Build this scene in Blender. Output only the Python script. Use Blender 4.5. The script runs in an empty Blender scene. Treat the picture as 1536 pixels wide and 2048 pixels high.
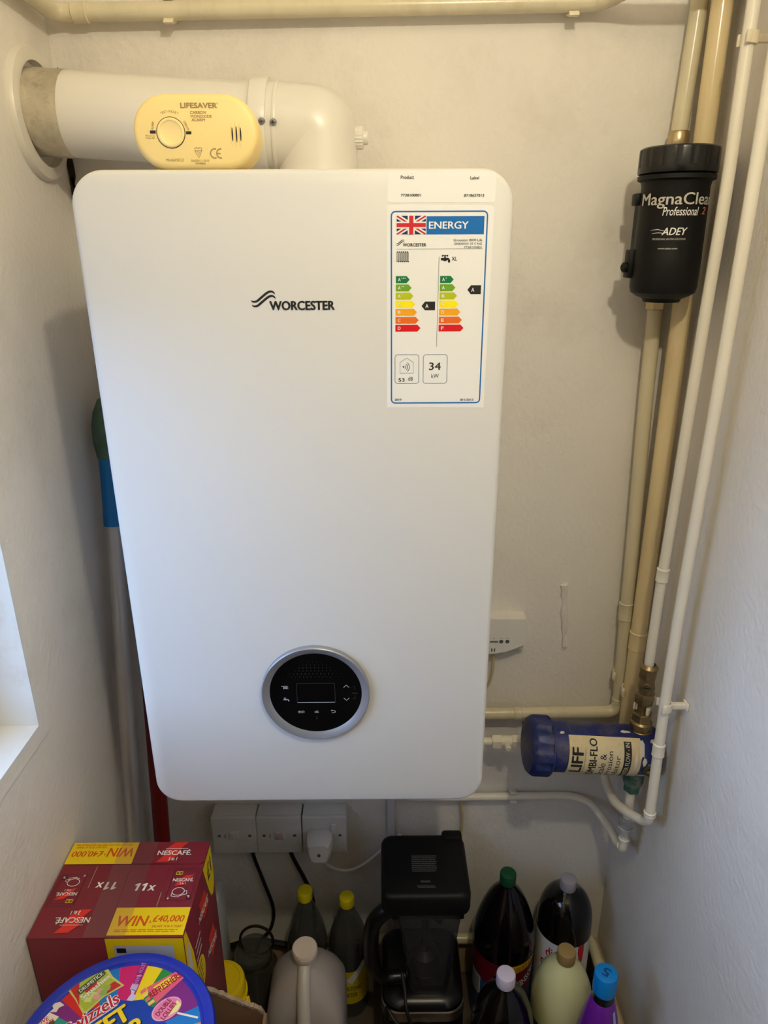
import bpy, bmesh, math, random
from math import sin, cos, pi, radians
from mathutils import Vector, Matrix
random.seed(5)
C = bpy.context.scene.collection
SC = bpy.context.scene

# ------------------------------------------------------------------ camera, world, light, exposure
cam_d = bpy.data.cameras.new('camera'); cam = bpy.data.objects.new('camera', cam_d); C.objects.link(cam)
cam_d.sensor_fit = 'VERTICAL'; cam_d.sensor_height = 36.0; cam_d.lens = 1420 / 2048 * 36.0; cam_d.clip_start = 0.02
PITCH, ROLL, YAW = .3603, .0047, -.0035
f = Vector((-sin(YAW) * cos(PITCH), cos(YAW) * cos(PITCH), -sin(PITCH)))
rt = Vector((cos(YAW), sin(YAW), 0)); dn = f.cross(rt)
r2 = rt * cos(ROLL) + dn * sin(ROLL); d2 = -rt * sin(ROLL) + dn * cos(ROLL)
cam.matrix_world = Matrix(((r2.x, -d2.x, -f.x, .0864), (r2.y, -d2.y, -f.y, -.7665), (r2.z, -d2.z, -f.z, 1.5202), (0, 0, 0, 1)))
SC.camera = cam

world = bpy.data.worlds.new('sky'); SC.world = world; world.use_nodes = True
wnt = world.node_tree; bg = wnt.nodes['Background']
wtc = wnt.nodes.new('ShaderNodeTexCoord'); wsp = wnt.nodes.new('ShaderNodeSeparateXYZ'); wnt.links.new(wtc.outputs['Generated'], wsp.inputs[0])
wrp = wnt.nodes.new('ShaderNodeValToRGB'); wnt.links.new(wsp.outputs['Z'], wrp.inputs[0]); wnt.links.new(wrp.outputs[0], bg.inputs[0])
SKY = (0.45, 0.63, 1.0)                                             # overcast blue daylight over darker ground
wrp.color_ramp.elements[0].position = .0; wrp.color_ramp.elements[0].color = (SKY[0] * .22, SKY[1] * .22, SKY[2] * .22, 1)
wrp.color_ramp.elements[1].position = .06; wrp.color_ramp.elements[1].color = SKY + (1,)
bg.inputs[1].default_value = 9.0

lamp_d = bpy.data.lights.new('ceiling_bulb_light', 'POINT'); lamp_d.energy = 15.2; lamp_d.shadow_soft_size = .022
lamp_d.color = (1.0, .912, .675)
lamp = bpy.data.objects.new('ceiling_bulb_light', lamp_d); lamp.location = (.275, -.70, 2.065); C.objects.link(lamp)
portal_d = bpy.data.lights.new('window_portal', 'AREA'); portal_d.shape = 'RECTANGLE'; portal_d.size = .64; portal_d.size_y = .80
portal_d.cycles.is_portal = True
portal = bpy.data.objects.new('window_portal', portal_d); portal.location = (-.47, -.39, 1.245); portal.rotation_euler = (0, -pi / 2, 0)
C.objects.link(portal)
SC.view_settings.view_transform = 'Standard'; SC.view_settings.look = 'None'
SC.view_settings.gamma = 1.0; SC.view_settings.use_curve_mapping = False; SC.view_settings.exposure = 0.0
SC.cycles.use_denoising = True
SC.cycles.max_bounces = 10; SC.cycles.diffuse_bounces = 5; SC.cycles.transparent_max_bounces = 24
SC.cycles.caustics_reflective = False; SC.cycles.caustics_refractive = False

# ------------------------------------------------------------------ materials
def lin(c):
    return tuple(((x / 255 / 12.92) if x / 255 <= .04045 else ((x / 255 + .055) / 1.055) ** 2.4) for x in c)
MATS = {}
def mat(name, rgb, rough=.5, var=.0, scale=8, bump=0, bscale=60, metal=0, coat=0, spec=.5, dirt=None, dirt_amt=.0, dscale=5, stretch=None, trans=0, sheen=0):
    """Principled material with soft colour variation, optional dirt patches and fine bump, all procedural."""
    if name in MATS: return MATS[name]
    m = bpy.data.materials.new(name); m.use_nodes = True; nt = m.node_tree; N = nt.nodes; Lk = nt.links
    b = N['Principled BSDF']; col = lin(rgb) + (1,)
    b.inputs['Base Color'].default_value = col; b.inputs['Roughness'].default_value = rough
    b.inputs['Metallic'].default_value = metal; b.inputs['Coat Weight'].default_value = coat; b.inputs['Coat Roughness'].default_value = .06
    b.inputs['Specular IOR Level'].default_value = spec
    if trans: b.inputs['Transmission Weight'].default_value = trans
    tc = N.new('ShaderNodeTexCoord'); vec = tc.outputs['Object']
    if stretch:
        mp = N.new('ShaderNodeMapping'); mp.inputs['Scale'].default_value = stretch; Lk.new(vec, mp.inputs[0]); vec = mp.outputs[0]
    last = None
    if var:
        n = N.new('ShaderNodeTexNoise'); n.inputs['Scale'].default_value = scale; n.inputs['Detail'].default_value = 4; Lk.new(vec, n.inputs['Vector'])
        r = N.new('ShaderNodeValToRGB'); r.color_ramp.elements[0].position = .3; r.color_ramp.elements[1].position = .7
        r.color_ramp.elements[0].color = tuple(x * (1 - var) for x in col[:3]) + (1,); r.color_ramp.elements[1].color = tuple(min(1, x * (1 + var * .5)) for x in col[:3]) + (1,)
        Lk.new(n.outputs['Fac'], r.inputs[0]); last = r.outputs[0]
    if dirt:
        n2 = N.new('ShaderNodeTexNoise'); n2.inputs['Scale'].default_value = dscale; n2.inputs['Detail'].default_value = 6; n2.inputs['Roughness'].default_value = .7; Lk.new(vec, n2.inputs['Vector'])
        r2_ = N.new('ShaderNodeValToRGB'); r2_.color_ramp.elements[0].position = .5; r2_.color_ramp.elements[1].position = .72
        r2_.color_ramp.elements[0].color = (0, 0, 0, 1); r2_.color_ramp.elements[1].color = (dirt_amt,) * 3 + (1,)
        Lk.new(n2.outputs['Fac'], r2_.inputs[0])
        mx = N.new('ShaderNodeMixRGB'); mx.inputs[1].default_value = col; mx.inputs[2].default_value = lin(dirt) + (1,)
        Lk.new(r2_.outputs[0], mx.inputs[0])
        if last: Lk.new(last, mx.inputs[1])
        last = mx.outputs[0]
    if last: Lk.new(last, b.inputs['Base Color'])
    if bump:
        n3 = N.new('ShaderNodeTexNoise'); n3.inputs['Scale'].default_value = bscale; n3.inputs['Detail'].default_value = 5; Lk.new(vec, n3.inputs['Vector'])
        bp = N.new('ShaderNodeBump'); bp.inputs['Strength'].default_value = bump; bp.inputs['Distance'].default_value = .004
        Lk.new(n3.outputs['Fac'], bp.inputs['Height']); Lk.new(bp.outputs[0], b.inputs['Normal'])
    MATS[name] = m; return m
def clear(name, rgb, fac=.9, rough=.03, tint=None):
    """Thin clear plastic or glass: tinted see-through with fresnel reflection."""
    if name in MATS: return MATS[name]
    m = bpy.data.materials.new(name); m.use_nodes = True; nt = m.node_tree; N = nt.nodes; Lk = nt.links
    N.remove(N['Principled BSDF']); out = N['Material Output']
    t = N.new('ShaderNodeBsdfTransparent'); t.inputs[0].default_value = lin(rgb) + (1,)
    d = N.new('ShaderNodeBsdfDiffuse'); d.inputs[0].default_value = lin(tint or rgb) + (1,)
    g = N.new('ShaderNodeBsdfGlossy'); g.inputs['Roughness'].default_value = rough; g.inputs[0].default_value = (1, 1, 1, 1)
    m1 = N.new('ShaderNodeMixShader'); m1.inputs[0].default_value = 1 - fac; Lk.new(t.outputs[0], m1.inputs[1]); Lk.new(d.outputs[0], m1.inputs[2])
    fr = N.new('ShaderNodeFresnel'); fr.inputs['IOR'].default_value = 1.45
    geo = N.new('ShaderNodeNewGeometry'); inv = N.new('ShaderNodeMath'); inv.operation = 'SUBTRACT'; inv.inputs[0].default_value = 1.0; Lk.new(geo.outputs['Backfacing'], inv.inputs[1])
    mu = N.new('ShaderNodeMath'); mu.operation = 'MULTIPLY'; Lk.new(fr.outputs[0], mu.inputs[0]); Lk.new(inv.outputs[0], mu.inputs[1])
    m2 = N.new('ShaderNodeMixShader'); Lk.new(mu.outputs[0], m2.inputs[0]); Lk.new(m1.outputs[0], m2.inputs[1]); Lk.new(g.outputs[0], m2.inputs[2])
    Lk.new(m2.outputs[0], out.inputs[0]); MATS[name] = m; return m

wall_m = mat('painted_plaster', (230, 224, 215), .75, var=.05, scale=3, bump=.35, bscale=110, dirt=(176, 164, 148), dirt_amt=.3, dscale=3.2)
reveal_m = mat('white_reveal_paint', (226, 225, 221), .55, var=.04, scale=9, dirt=(176, 140, 84), dirt_amt=.35, dscale=7)
floor_m = mat('dark_floor', (92, 80, 68), .6, var=.25, scale=10)
white_m = mat('boiler_white', (213, 211, 207), .42, var=.01, scale=4, spec=.4)
flue_m = mat('flue_white', (226, 221, 211), .3, var=.02, scale=8)
ring_m = mat('plate_white', (224, 217, 204), .35, var=.04, scale=14)
foil_m = mat('foil_tape', (200, 190, 168), .3, metal=.4, var=.22, scale=50, bump=1.0, bscale=42, dirt=(120, 108, 88), dirt_amt=.5, dscale=60)
cream_m = mat('cream_pipe_paint', (216, 205, 174), .25, var=.07, scale=18, bump=.12, bscale=40, dirt=(150, 120, 80), dirt_amt=.25, dscale=20, stretch=(1, 1, .25))
cream2_m = mat('yellowed_pipe_paint', (222, 201, 156), .22, var=.09, scale=16, bump=.12, bscale=40, dirt=(160, 122, 74), dirt_amt=.3, dscale=18, stretch=(1, 1, .25))
pale_m = mat('pale_pipe_paint', (232, 224, 206), .38, var=.05, scale=20, bump=.12, bscale=45, stretch=(1, 1, .3))
clip_m = mat('clip_plastic', (226, 214, 186), .4, var=.06, scale=30)
brass_m = mat('tarnished_brass', (150, 130, 92), .38, metal=.8, var=.35, scale=60, bump=.3, bscale=90, dirt=(60, 46, 34), dirt_amt=.8, dscale=40)
nickel_m = mat('dull_nickel', (196, 176, 138), .3, metal=.85, var=.1, scale=40)
verdi_m = mat('verdigris_brass', (64, 108, 92), .6, metal=.3, var=.3, scale=50, dirt=(190, 182, 166), dirt_amt=.7, dscale=30)
greyp_m = mat('grey_painted_fitting', (176, 172, 166), .5, var=.1, scale=40, bump=.3, bscale=60)
screw_m = mat('zinc_screw', (150, 150, 150), .35, metal=.9)
black_m = mat('black_plastic', (13, 12, 12), .3, var=.1, scale=12)
blackm_m = mat('matt_black_plastic', (14, 13, 13), .5, var=.08, spec=.25, scale=12)
cord_m = mat('black_cable', (14, 13, 13), .5)
ink_m = mat('black_ink', (22, 20, 20), .55)
inkw_m = mat('white_ink', (236, 234, 230), .5)
silverink_m = mat('silver_ink', (196, 188, 176), .4)
paper_m = mat('label_paper', (236, 234, 228), .35)
bez_m = mat('silver_bezel', (158, 160, 166), .38, metal=.6)
glassblk_m = mat('black_glass', (7, 7, 8), .05, spec=.5)
grey_ink_m = mat('grey_ink', (170, 172, 176), .5)
dim_ink_m = mat('dim_ink', (62, 62, 64), .5)
alarm_m = mat('yellowed_plastic', (238, 211, 140), .45, var=.02, scale=10)
alarmb_m = mat('yellowed_button', (240, 214, 148), .4)
alarm_ink = mat('brown_grey_ink', (150, 126, 84), .5)
elec_m = mat('white_electrical_plastic', (220, 217, 211), .35, var=.04, scale=20, dirt=(150, 142, 132), dirt_amt=.35, dscale=14)
whitec_m = mat('white_plastic', (226, 222, 214), .4, var=.03, scale=20)
alum_m = mat('brushed_aluminium', (190, 186, 182), .4, metal=.45, var=.05, scale=20)
blueh_m = mat('blue_plastic', (0, 108, 176), .4)
green_m = mat('green_grey_pad', (78, 104, 86), .8, var=.2, scale=40)
red_m = mat('dark_red_paint', (132, 18, 16), .4, var=.1, scale=14)
navy_m = mat('dusty_blue_plastic', (24, 40, 104), .45, var=.2, scale=30, dirt=(120, 106, 86), dirt_amt=.55, dscale=24)
beige_m = mat('stained_label', (216, 200, 160), .5, var=.12, scale=14, dirt=(172, 146, 92), dirt_amt=.5, dscale=16)
chip_m = mat('chipped_cream_paint', (214, 204, 184), .5, var=.12, scale=30)
maroon_m = mat('maroon_card', (128, 38, 52), .42, var=.06, scale=12)
yel_m = mat('yellow_print', (240, 208, 10), .42)
redp_m = mat('red_print', (222, 52, 44), .42)
redw_m = mat('orange_red_print', (214, 84, 12), .45)
card_m = mat('corrugated_card', (128, 98, 70), .8, var=.12, scale=20, bump=.2, bscale=60)
cardlt_m = mat('torn_card_edge', (158, 138, 112), .9, var=.25, scale=90)
tape_m = clear('clear_tape', (250, 246, 246), .985, .16)
royal_m = mat('royal_blue_plastic', (20, 44, 176), .3, coat=.2)
pet_m = clear('clear_pet', (190, 192, 188), .93, .05)
glass_m = clear('clear_glass', (196, 194, 184), .93, .03)
smoke_m = clear('smoky_jar', (176, 176, 180), .9, .1, tint=(120, 120, 126))
pane_m = clear('window_glass', (240, 246, 250), .98, .01)
cola_m = mat('dark_cola', (12, 8, 7), .07, coat=.15, spec=.4)
squash_m = mat('dark_squash', (14, 8, 10), .09, coat=.15, spec=.4)
cloudy_m = mat('cloudy_lemonade', (206, 204, 150), .16, coat=.4, var=.03, scale=8)
hdpe_m = mat('milky_jug_plastic', (176, 168, 166), .4, var=.03, scale=8)
capw_m = mat('cream_cap', (232, 216, 202), .5, bump=.4, bscale=250)
capy_m = mat('yellow_cap', (226, 210, 20), .4)
capg_m = mat('dark_green_cap', (14, 70, 40), .4)
capgr_m = mat('grey_cap', (150, 146, 156), .3)
caplil_m = mat('lilac_white_cap', (206, 196, 214), .4)
capgold_m = mat('bronze_cap', (150, 124, 74), .4)
capb_m = mat('bright_blue_cap', (0, 128, 204), .38)
purple_m = mat('purple_label', (110, 32, 150), .3, var=.1, scale=10)
steel_m = mat('brushed_steel', (150, 140, 128), .3, metal=.9)
lid_yel_m = mat('yellow_jar_lid', (232, 200, 6), .42)
FLAT = {}
def ink(r, g, b):
    k = (r, g, b)
    if k not in FLAT: FLAT[k] = mat('ink_%d_%d_%d' % k, k, .45)
    return FLAT[k]

# ------------------------------------------------------------------ mesh helpers
class MB:
    """Collects shapes; build() links them as one mesh object."""
    def __init__(s): s.v = []; s.f = []; s.mi = []; s.mats = []
    def slot(s, m):
        if m is None: return 0
        if m not in s.mats: s.mats.append(m)
        return s.mats.index(m)
    def add(s, v, f, m=None):
        n = len(s.v); k = s.slot(m); s.v += [Vector(p) for p in v]
        for q in f: s.f.append([i + n for i in q]); s.mi.append(k)
        return s
    def loft(s, secs, c0=True, c1=True, m=None, closed=False):
        n = len(secs[0]); v = [p for q in secs for p in q]; fs = []
        L = len(secs)
        for i in range(L if closed else L - 1):
            a = i * n; b = ((i + 1) % L) * n
            for j in range(n): fs.append([a + j, a + (j + 1) % n, b + (j + 1) % n, b + j])
        if not closed:
            if c0: fs.append(list(range(n))[::-1])
            if c1: fs.append([(L - 1) * n + j for j in range(n)])
        return s.add(v, fs, m)
    def box(s, x0, x1, y0, y1, z0, z1, b=.0, seg=2, m=None, M=None):
        bm = bmesh.new(); bmesh.ops.create_cube(bm, size=1)
        for q in bm.verts: q.co = Vector(((x0 + x1) / 2 + q.co.x * (x1 - x0), (y0 + y1) / 2 + q.co.y * (y1 - y0), (z0 + z1) / 2 + q.co.z * (z1 - z0)))
        if b: bmesh.ops.bevel(bm, geom=bm.edges[:], offset=b, segments=seg, profile=.5, affect='EDGES')
        bm.verts.index_update()
        v = [q.co.copy() for q in bm.verts]; fs = [[q.index for q in fc.verts] for fc in bm.faces]; bm.free()
        if M: v = [M @ p for p in v]
        return s.add(v, fs, m)
    def lathe(s, prof, M=None, seg=32, m=None, c0=True, c1=True):
        M = M or Matrix()
        return s.loft([[M @ Vector((r * cos(2 * pi * j / seg), r * sin(2 * pi * j / seg), z)) for j in range(seg)] for r, z in prof], c0, c1, m)
    def ring(s, prof, M=None, seg=48, m=None):
        M = M or Matrix()
        return s.loft([[M @ Vector((r * cos(2 * pi * j / seg), r * sin(2 * pi * j / seg), z)) for j in range(seg)] for r, z in prof], m=m, closed=True)
    def tube(s, pts, r, seg=14, m=None, closed=False, caps=True):
        pts = [Vector(p) for p in pts]; n = len(pts); rr = r if isinstance(r, list) else [r] * n
        T = []
        for i in range(n):
            a = pts[i - 1] if (i or closed) else pts[0]; b = pts[(i + 1) % n] if (i < n - 1 or closed) else pts[-1]
            T.append((b - a).normalized())
        u = T[0].orthogonal().normalized(); secs = []
        for i in range(n):
            u = (u - T[i] * u.dot(T[i])).normalized(); w = T[i].cross(u)
            secs.append([pts[i] + rr[i] * (u * cos(2 * pi * j / seg) + w * sin(2 * pi * j / seg)) for j in range(seg)])
        return s.loft(secs, caps, caps, m, closed)
    def xf(s, M): s.v = [M @ p for p in s.v]; return s
    def build(s, name, m=None, parent=None, label=None, loc=None, ang=35, kind=None):
        o0 = parent
        base = Vector((0, 0, 0))
        while o0 is not None: base = base + o0.location; o0 = o0.parent
        lo = Vector(loc) if loc else Vector((0, 0, 0))
        me = bpy.data.meshes.new(name)
        me.from_pydata([tuple(p - base - lo) for p in s.v], [], s.f)
        for q in (s.mats or [m]): me.materials.append(q)
        if len(s.mats) > 1:
            for p, k in zip(me.polygons, s.mi): p.material_index = k
        bm = bmesh.new(); bm.from_mesh(me); bmesh.ops.recalc_face_normals(bm, faces=bm.faces[:]); bm.to_mesh(me); bm.free()
        for p in me.polygons: p.use_smooth = True
        me.set_sharp_from_angle(angle=radians(ang))
        o = bpy.data.objects.new(name, me); C.objects.link(o)
        if parent: o.parent = parent
        if loc: o.location = lo
        if label: o['label'] = label
        if kind: o['kind'] = kind
        return o
def thing(name, label, cat, loc=(0, 0, 0), group=None):
    o = bpy.data.objects.new(name, None); C.objects.link(o); o.location = loc; o.empty_display_size = .05
    o['label'] = label; o['category'] = cat
    if group: o['group'] = group
    return o
def tag(o, label, cat, group=None):
    o['label'] = label; o['category'] = cat
    if group: o['group'] = group
    return o
def struct(o, label=None):
    o['kind'] = 'structure'
    if label: o['label'] = label
    return o
def fillet(pts, r, n=6):
    pts = [Vector(p) for p in pts]; out = [pts[0]]
    for i in range(1, len(pts) - 1):
        a, b, c = pts[i - 1], pts[i], pts[i + 1]
        d1 = (a - b); d2_ = (c - b); rr = min(r, d1.length * .49, d2_.length * .49); p0 = b + d1.normalized() * rr; p1 = b + d2_.normalized() * rr
        for k in range(n + 1):
            t = k / n; out.append(p0 * (1 - t) ** 2 + b * 2 * t * (1 - t) + p1 * t * t)
    out.append(pts[-1]); return out
def spline(pts, n=8):
    pts = [Vector(p) for p in pts]; P = [pts[0] * 2 - pts[1]] + pts + [pts[-1] * 2 - pts[-2]]; out = []
    for i in range(1, len(P) - 2):
        a, b, c, d = P[i - 1:i + 3]
        for k in range(n):
            t = k / n; out.append(.5 * (2 * b + (c - a) * t + (2 * a - 5 * b + 4 * c - d) * t * t + (3 * b - a - 3 * c + d) * t ** 3))
    out.append(pts[-1]); return out
def rr(x0, x1, y0, y1, r, n=8):
    out = []
    for cx, cy, a in ((x1 - r, y1 - r, 0), (x0 + r, y1 - r, 90), (x0 + r, y0 + r, 180), (x1 - r, y0 + r, 270)):
        for k in range(n + 1): t = radians(a + 90 * k / n); out.append((cx + r * cos(t), cy + r * sin(t)))
    return out
def frame(o, x, z):
    """Matrix whose local z runs along z, local x as near x as can be."""
    z = Vector(z).normalized(); x = Vector(x); x = (x - z * x.dot(z)).normalized(); y = z.cross(x)
    return Matrix(((x.x, y.x, z.x, o[0]), (x.y, y.y, z.y, o[1]), (x.z, y.z, z.z, o[2]), (0, 0, 0, 1)))
def hexnut(mb, M, r, z0, z1, m=None, seg=6):
    c = (z1 - z0) * .12
    mb.lathe([(r * .88, z0), (r, z0 + c), (r, z1 - c), (r * .88, z1)], M, seg, m)

TX = {}
def glyphs(s, bold=0., shear=0.):
    k = (s, bold, shear)
    if k not in TX:
        cu = bpy.data.curves.new('t', 'FONT'); cu.body = s; cu.offset = bold; cu.shear = shear; cu.resolution_u = 3
        ob = bpy.data.objects.new('t', cu); me = bpy.data.meshes.new_from_object(ob)
        TX[k] = ([(v.co.x, v.co.y) for v in me.vertices], [list(p.vertices) for p in me.polygons])
        bpy.data.objects.remove(ob); bpy.data.curves.remove(cu); bpy.data.meshes.remove(me)
    return TX[k]
class Print:
    """Flat print laid out in (u, v) on a surface, mapped on by a function of (u, v, lift)."""
    def __init__(s, sc=1.0, lift=.0003, step=.00015): s.it = []; s.sc = sc; s.lift = lift; s.step = step
    def raw(s, v, fs, m, L): s.it.append(([(a * s.sc, b * s.sc) for a, b in v], fs, m, L)); return s
    def poly(s, pts, m, L=0): return s.raw(pts, [list(range(len(pts)))], m, L)
    def rect(s, x0, y0, x1, y1, m, L=0): return s.poly([(x0, y0), (x1, y0), (x1, y1), (x0, y1)], m, L)
    def ell(s, cx, cy, rx, ry, m, L=0, n=28, rot=0):
        return s.poly([(cx + rx * cos(t) * cos(rot) - ry * sin(t) * sin(rot), cy + rx * cos(t) * sin(rot) + ry * sin(t) * cos(rot)) for t in [2 * pi * k / n for k in range(n)]], m, L)
    def line(s, pts, w, m, L=0, closed=False):
        n = len(pts); P = [Vector(p) for p in pts]; v = []
        for i in range(n):
            a = P[i - 1] if (i or closed) else P[0]; b = P[(i + 1) % n] if (i < n - 1 or closed) else P[-1]
            t = (b - a).normalized(); nn = Vector((-t.y, t.x)); ww = w[i] if isinstance(w, list) else w
            v += [tuple(P[i] + nn * ww / 2), tuple(P[i] - nn * ww / 2)]
        fs = [[2 * i, 2 * i + 1, (2 * i + 3) % (2 * n), (2 * i + 2) % (2 * n)] for i in range(n if closed else n - 1)]
        return s.raw(v, fs, m, L)
    def text(s, t, x0, y0, x1, y1, m, L=1, bold=0., shear=0., rot=0.):
        """Fit a text into the box; with rot the box is turned about its centre."""
        v, fs = glyphs(t, 0., shear)
        ax = min(p[0] for p in v); bx = max(p[0] for p in v); ay = min(p[1] for p in v); by = max(p[1] for p in v)
        cx, cy = (x0 + x1) / 2, (y0 + y1) / 2; c, sn = cos(rot), sin(rot)
        e = bold * 1.0                                                   # heavier strokes: the same outline laid over itself, a hair apart
        sx, sy = (x1 - x0) / (bx - ax + 2 * e), (y1 - y0) / (by - ay + e)
        for k, (da, db) in enumerate(((0, 0), (e, 0), (-e, 0), (0, e * .5), (0, -e * .5), (e * .7, e * .35), (-e * .7, -e * .35))[:7 if bold else 1]):
            o = []
            for p in v:
                a = (p[0] + da - (ax + bx) / 2) * sx; b = (p[1] + db - (ay + by) / 2) * sy
                o.append((cx + a * c - b * sn, cy + a * sn + b * c))
            s.raw(o, fs, m, L + .09 * k)
        return s
    def small(s, x0, y, x1, h, m, L=0, seed=1):
        """A line of print too small to read: short dashes of word length."""
        rg = random.Random(seed); W = x1 - x0; x = x0
        while x < x1 - W * .02:
            w = min(x1 - x, W * rg.uniform(.05, .13)); s.rect(x, y, x + w, y + h, m, L); x += w + W * .018
        return s
    def build(s, fn, name, parent, label=None, split=0):
        mb = MB()
        for v, fs, m, L in s.it:
            h = s.lift + s.step * L
            if split:
                bm = bmesh.new(); vs = [bm.verts.new((a, b, 0)) for a, b in v]
                for q in fs:
                    try: bm.faces.new([vs[i] for i in q])
                    except ValueError: pass
                bmesh.ops.triangulate(bm, faces=bm.faces[:])
                for _ in range(7):
                    e = [q for q in bm.edges if q.calc_length() > split]
                    if not e: break
                    bmesh.ops.subdivide_edges(bm, edges=e, cuts=1); bmesh.ops.triangulate(bm, faces=bm.faces[:])
                bm.verts.index_update(); v = [(q.co.x, q.co.y) for q in bm.verts]; fs = [[q.index for q in fc.verts] for fc in bm.faces]; bm.free()
            mb.add([fn(a, b, h) for a, b in v], fs, m)
        return mb.build(name, None, parent, label)

# ------------------------------------------------------------------ the room
XL, XR, YB, YF, ZC = -.362, .556, .365, -3.2, 2.28
def slab(name, *b): return struct(MB().box(*b).build(name, wall_m))
slab('wall_back', XL - .25, XR + .16, YB, YB + .2, -.1, ZC + .1)
slab('wall_right', XR, XR + .16, -1.25, YB + .2, 0, ZC)
# the cupboard opens on a dimmer room behind the camera
hall_m = mat('hall_paint', (138, 124, 106), .8, var=.06, scale=3)
struct(MB().box(XL - .25, 2.3, YF - .2, YF, -.1, ZC + .1).build('wall_front', hall_m))
struct(MB().box(2.1, 2.3, YF, -1.1, 0, ZC).build('wall_east', hall_m)); struct(MB().box(XR + .16, 2.3, -1.25, -1.1, 0, ZC).build('wall_hall', hall_m))
struct(MB().box(XL - .25, 2.3, YF, YB + .2, -.1, 0).build('floor', floor_m))
struct(MB().box(XL - .25, 2.3, YF, YB + .2, ZC, ZC + .1).build('ceiling', wall_m))
WY0, WY1, WZ0, WZ1 = -.78, .002, .935, 1.55       # window opening in the left wall
wl = MB()
wl.box(XL - .25, XL, WY1, YB, 0, ZC); wl.box(XL - .25, XL, YF, WY0, 0, ZC)
wl.box(XL - .25, XL, WY0, WY1, 0, WZ0); wl.box(XL - .25, XL, WY0, WY1, WZ1, ZC)
# raised plaster band round the opening, and paint ridges
struct(wl.build('wall_left', wall_m))
tb = MB(); xo, xi, tw = XL + .004, XL - .004, .018
tb.loft([[Vector((x, y + sy * d, z + sz * d)) for x, d in ((xi, 0), (xo, 0), (xo, tw), (xo - .003, tw + .002), (xi, tw + .002))] for y, z, sy, sz in ((WY1, WZ0, 1, -1), (WY1, WZ1, 1, 1), (WY0, WZ1, -1, 1), (WY0, WZ0, -1, -1))], closed=True)
struct(tb.build('trim_1', wall_m, ang=20))
win = struct(thing('window_1', 'white framed window deep in the left wall reveal', 'window', (XL - .1, -.28, WZ0))); del win['category']
lining = MB(); FD = .062                                              # reveal depth to the face of the window frame
lining.box(XL - FD, XL + .0042, WY0 - .003, WY1 + .003, WZ0 - .003, WZ0 + .006, .0); lining.box(XL - FD, XL + .0042, WY0 - .003, WY1 + .003, WZ1 - .006, WZ1 + .003, .0)
lining.box(XL - FD, XL + .0042, WY1 - .006, WY1 + .003, WZ0 + .006, WZ1 - .006, .0); lining.box(XL - FD, XL + .0042, WY0 - .003, WY0 + .006, WZ0 + .006, WZ1 - .006, .0)
lining.build('reveal_lining', reveal_m, win)
wf = MB(); x0, x1 = XL - FD - .07, XL - FD; fw = .06
wf.box(x0, x1, WY0, WY1, WZ0, WZ0 + fw, .006); wf.box(x0, x1, WY0, WY1, WZ1 - fw, WZ1, .006)
wf.box(x0, x1 - .001, WY0, WY0 + fw, WZ0 + fw - .008, WZ1 - fw + .008, .002); wf.box(x0, x1 - .001, WY1 - fw, WY1, WZ0 + fw - .008, WZ1 - fw + .008, .002)
wf.build('window_frame', mat('window_frame_paint', (226, 222, 214), .4, var=.05, dirt=(150, 110, 60), dirt_amt=.4, dscale=12), win)
MB().box(x0 + .030, x0 + .034, WY0 + fw - .005, WY1 - fw + .005, WZ0 + fw - .005, WZ1 - fw + .005).build('pane', pane_m, win)
# skirting and plaster blemishes
skirt_m = mat('skirting_wood', (190, 166, 128), .6, var=.12, scale=12)
struct(MB().box(XL, XR, YB - .012, YB, 0, .09, .002).build('baseboard_back', skirt_m))
struct(MB().box(XR - .012, XR, -1.24, YB - .012, 0, .09, .002).build('baseboard_right', skirt_m))
struct(MB().box(XL, XL + .012, -1.7, YB - .012, 0, .09, .002).build('baseboard_left', skirt_m))
dr = MB(); pts = []; random.seed(3)
for k in range(12):
    t = k / 11; pts.append((.409 + .012 * t + random.uniform(-.001, .001), YB + .0005, .955 - .125 * t))
dr.tube(pts, [.0030 + random.uniform(0, .0058) for _ in pts], 8); dr.lathe([(.001, -.004), (.007, -.002), (.006, .001), (.002, .003)], frame((.4205, YB + .001, .826), (1, 0, 0), (0, -1, 0)), 9)
struct(dr.build('trim_2', wall_m), 'rough plaster run on the back wall')
for k, (x, y, z, w, h, sd) in enumerate(((.3575, YB - .001, .6600, .0045, .0045, 6), (XL + .006, YB - .004, 1.7435, .004, .007, 4), (XL + .005, YB - .004, 1.625, .0075, .03, 8), (XL + .005, YB - .004, 1.598, .0035, .022, 2))):
    random.seed(sd); mb = MB(); n = 14
    o = [(x + w * cos(2 * pi * i / n) * random.uniform(.5, 1.1), z + h * sin(2 * pi * i / n) * random.uniform(.55, 1)) for i in range(n)]
    mb.loft([[(a, YB - .0022, b) for a, b in o], [(a, YB + .002, b) for a, b in o]])
    struct(mb.build('trim_%d' % (k + 3), mat('crack_dark', (52, 38, 28), .9, var=.4, scale=80)), 'ragged dark hole in the plaster')

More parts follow.
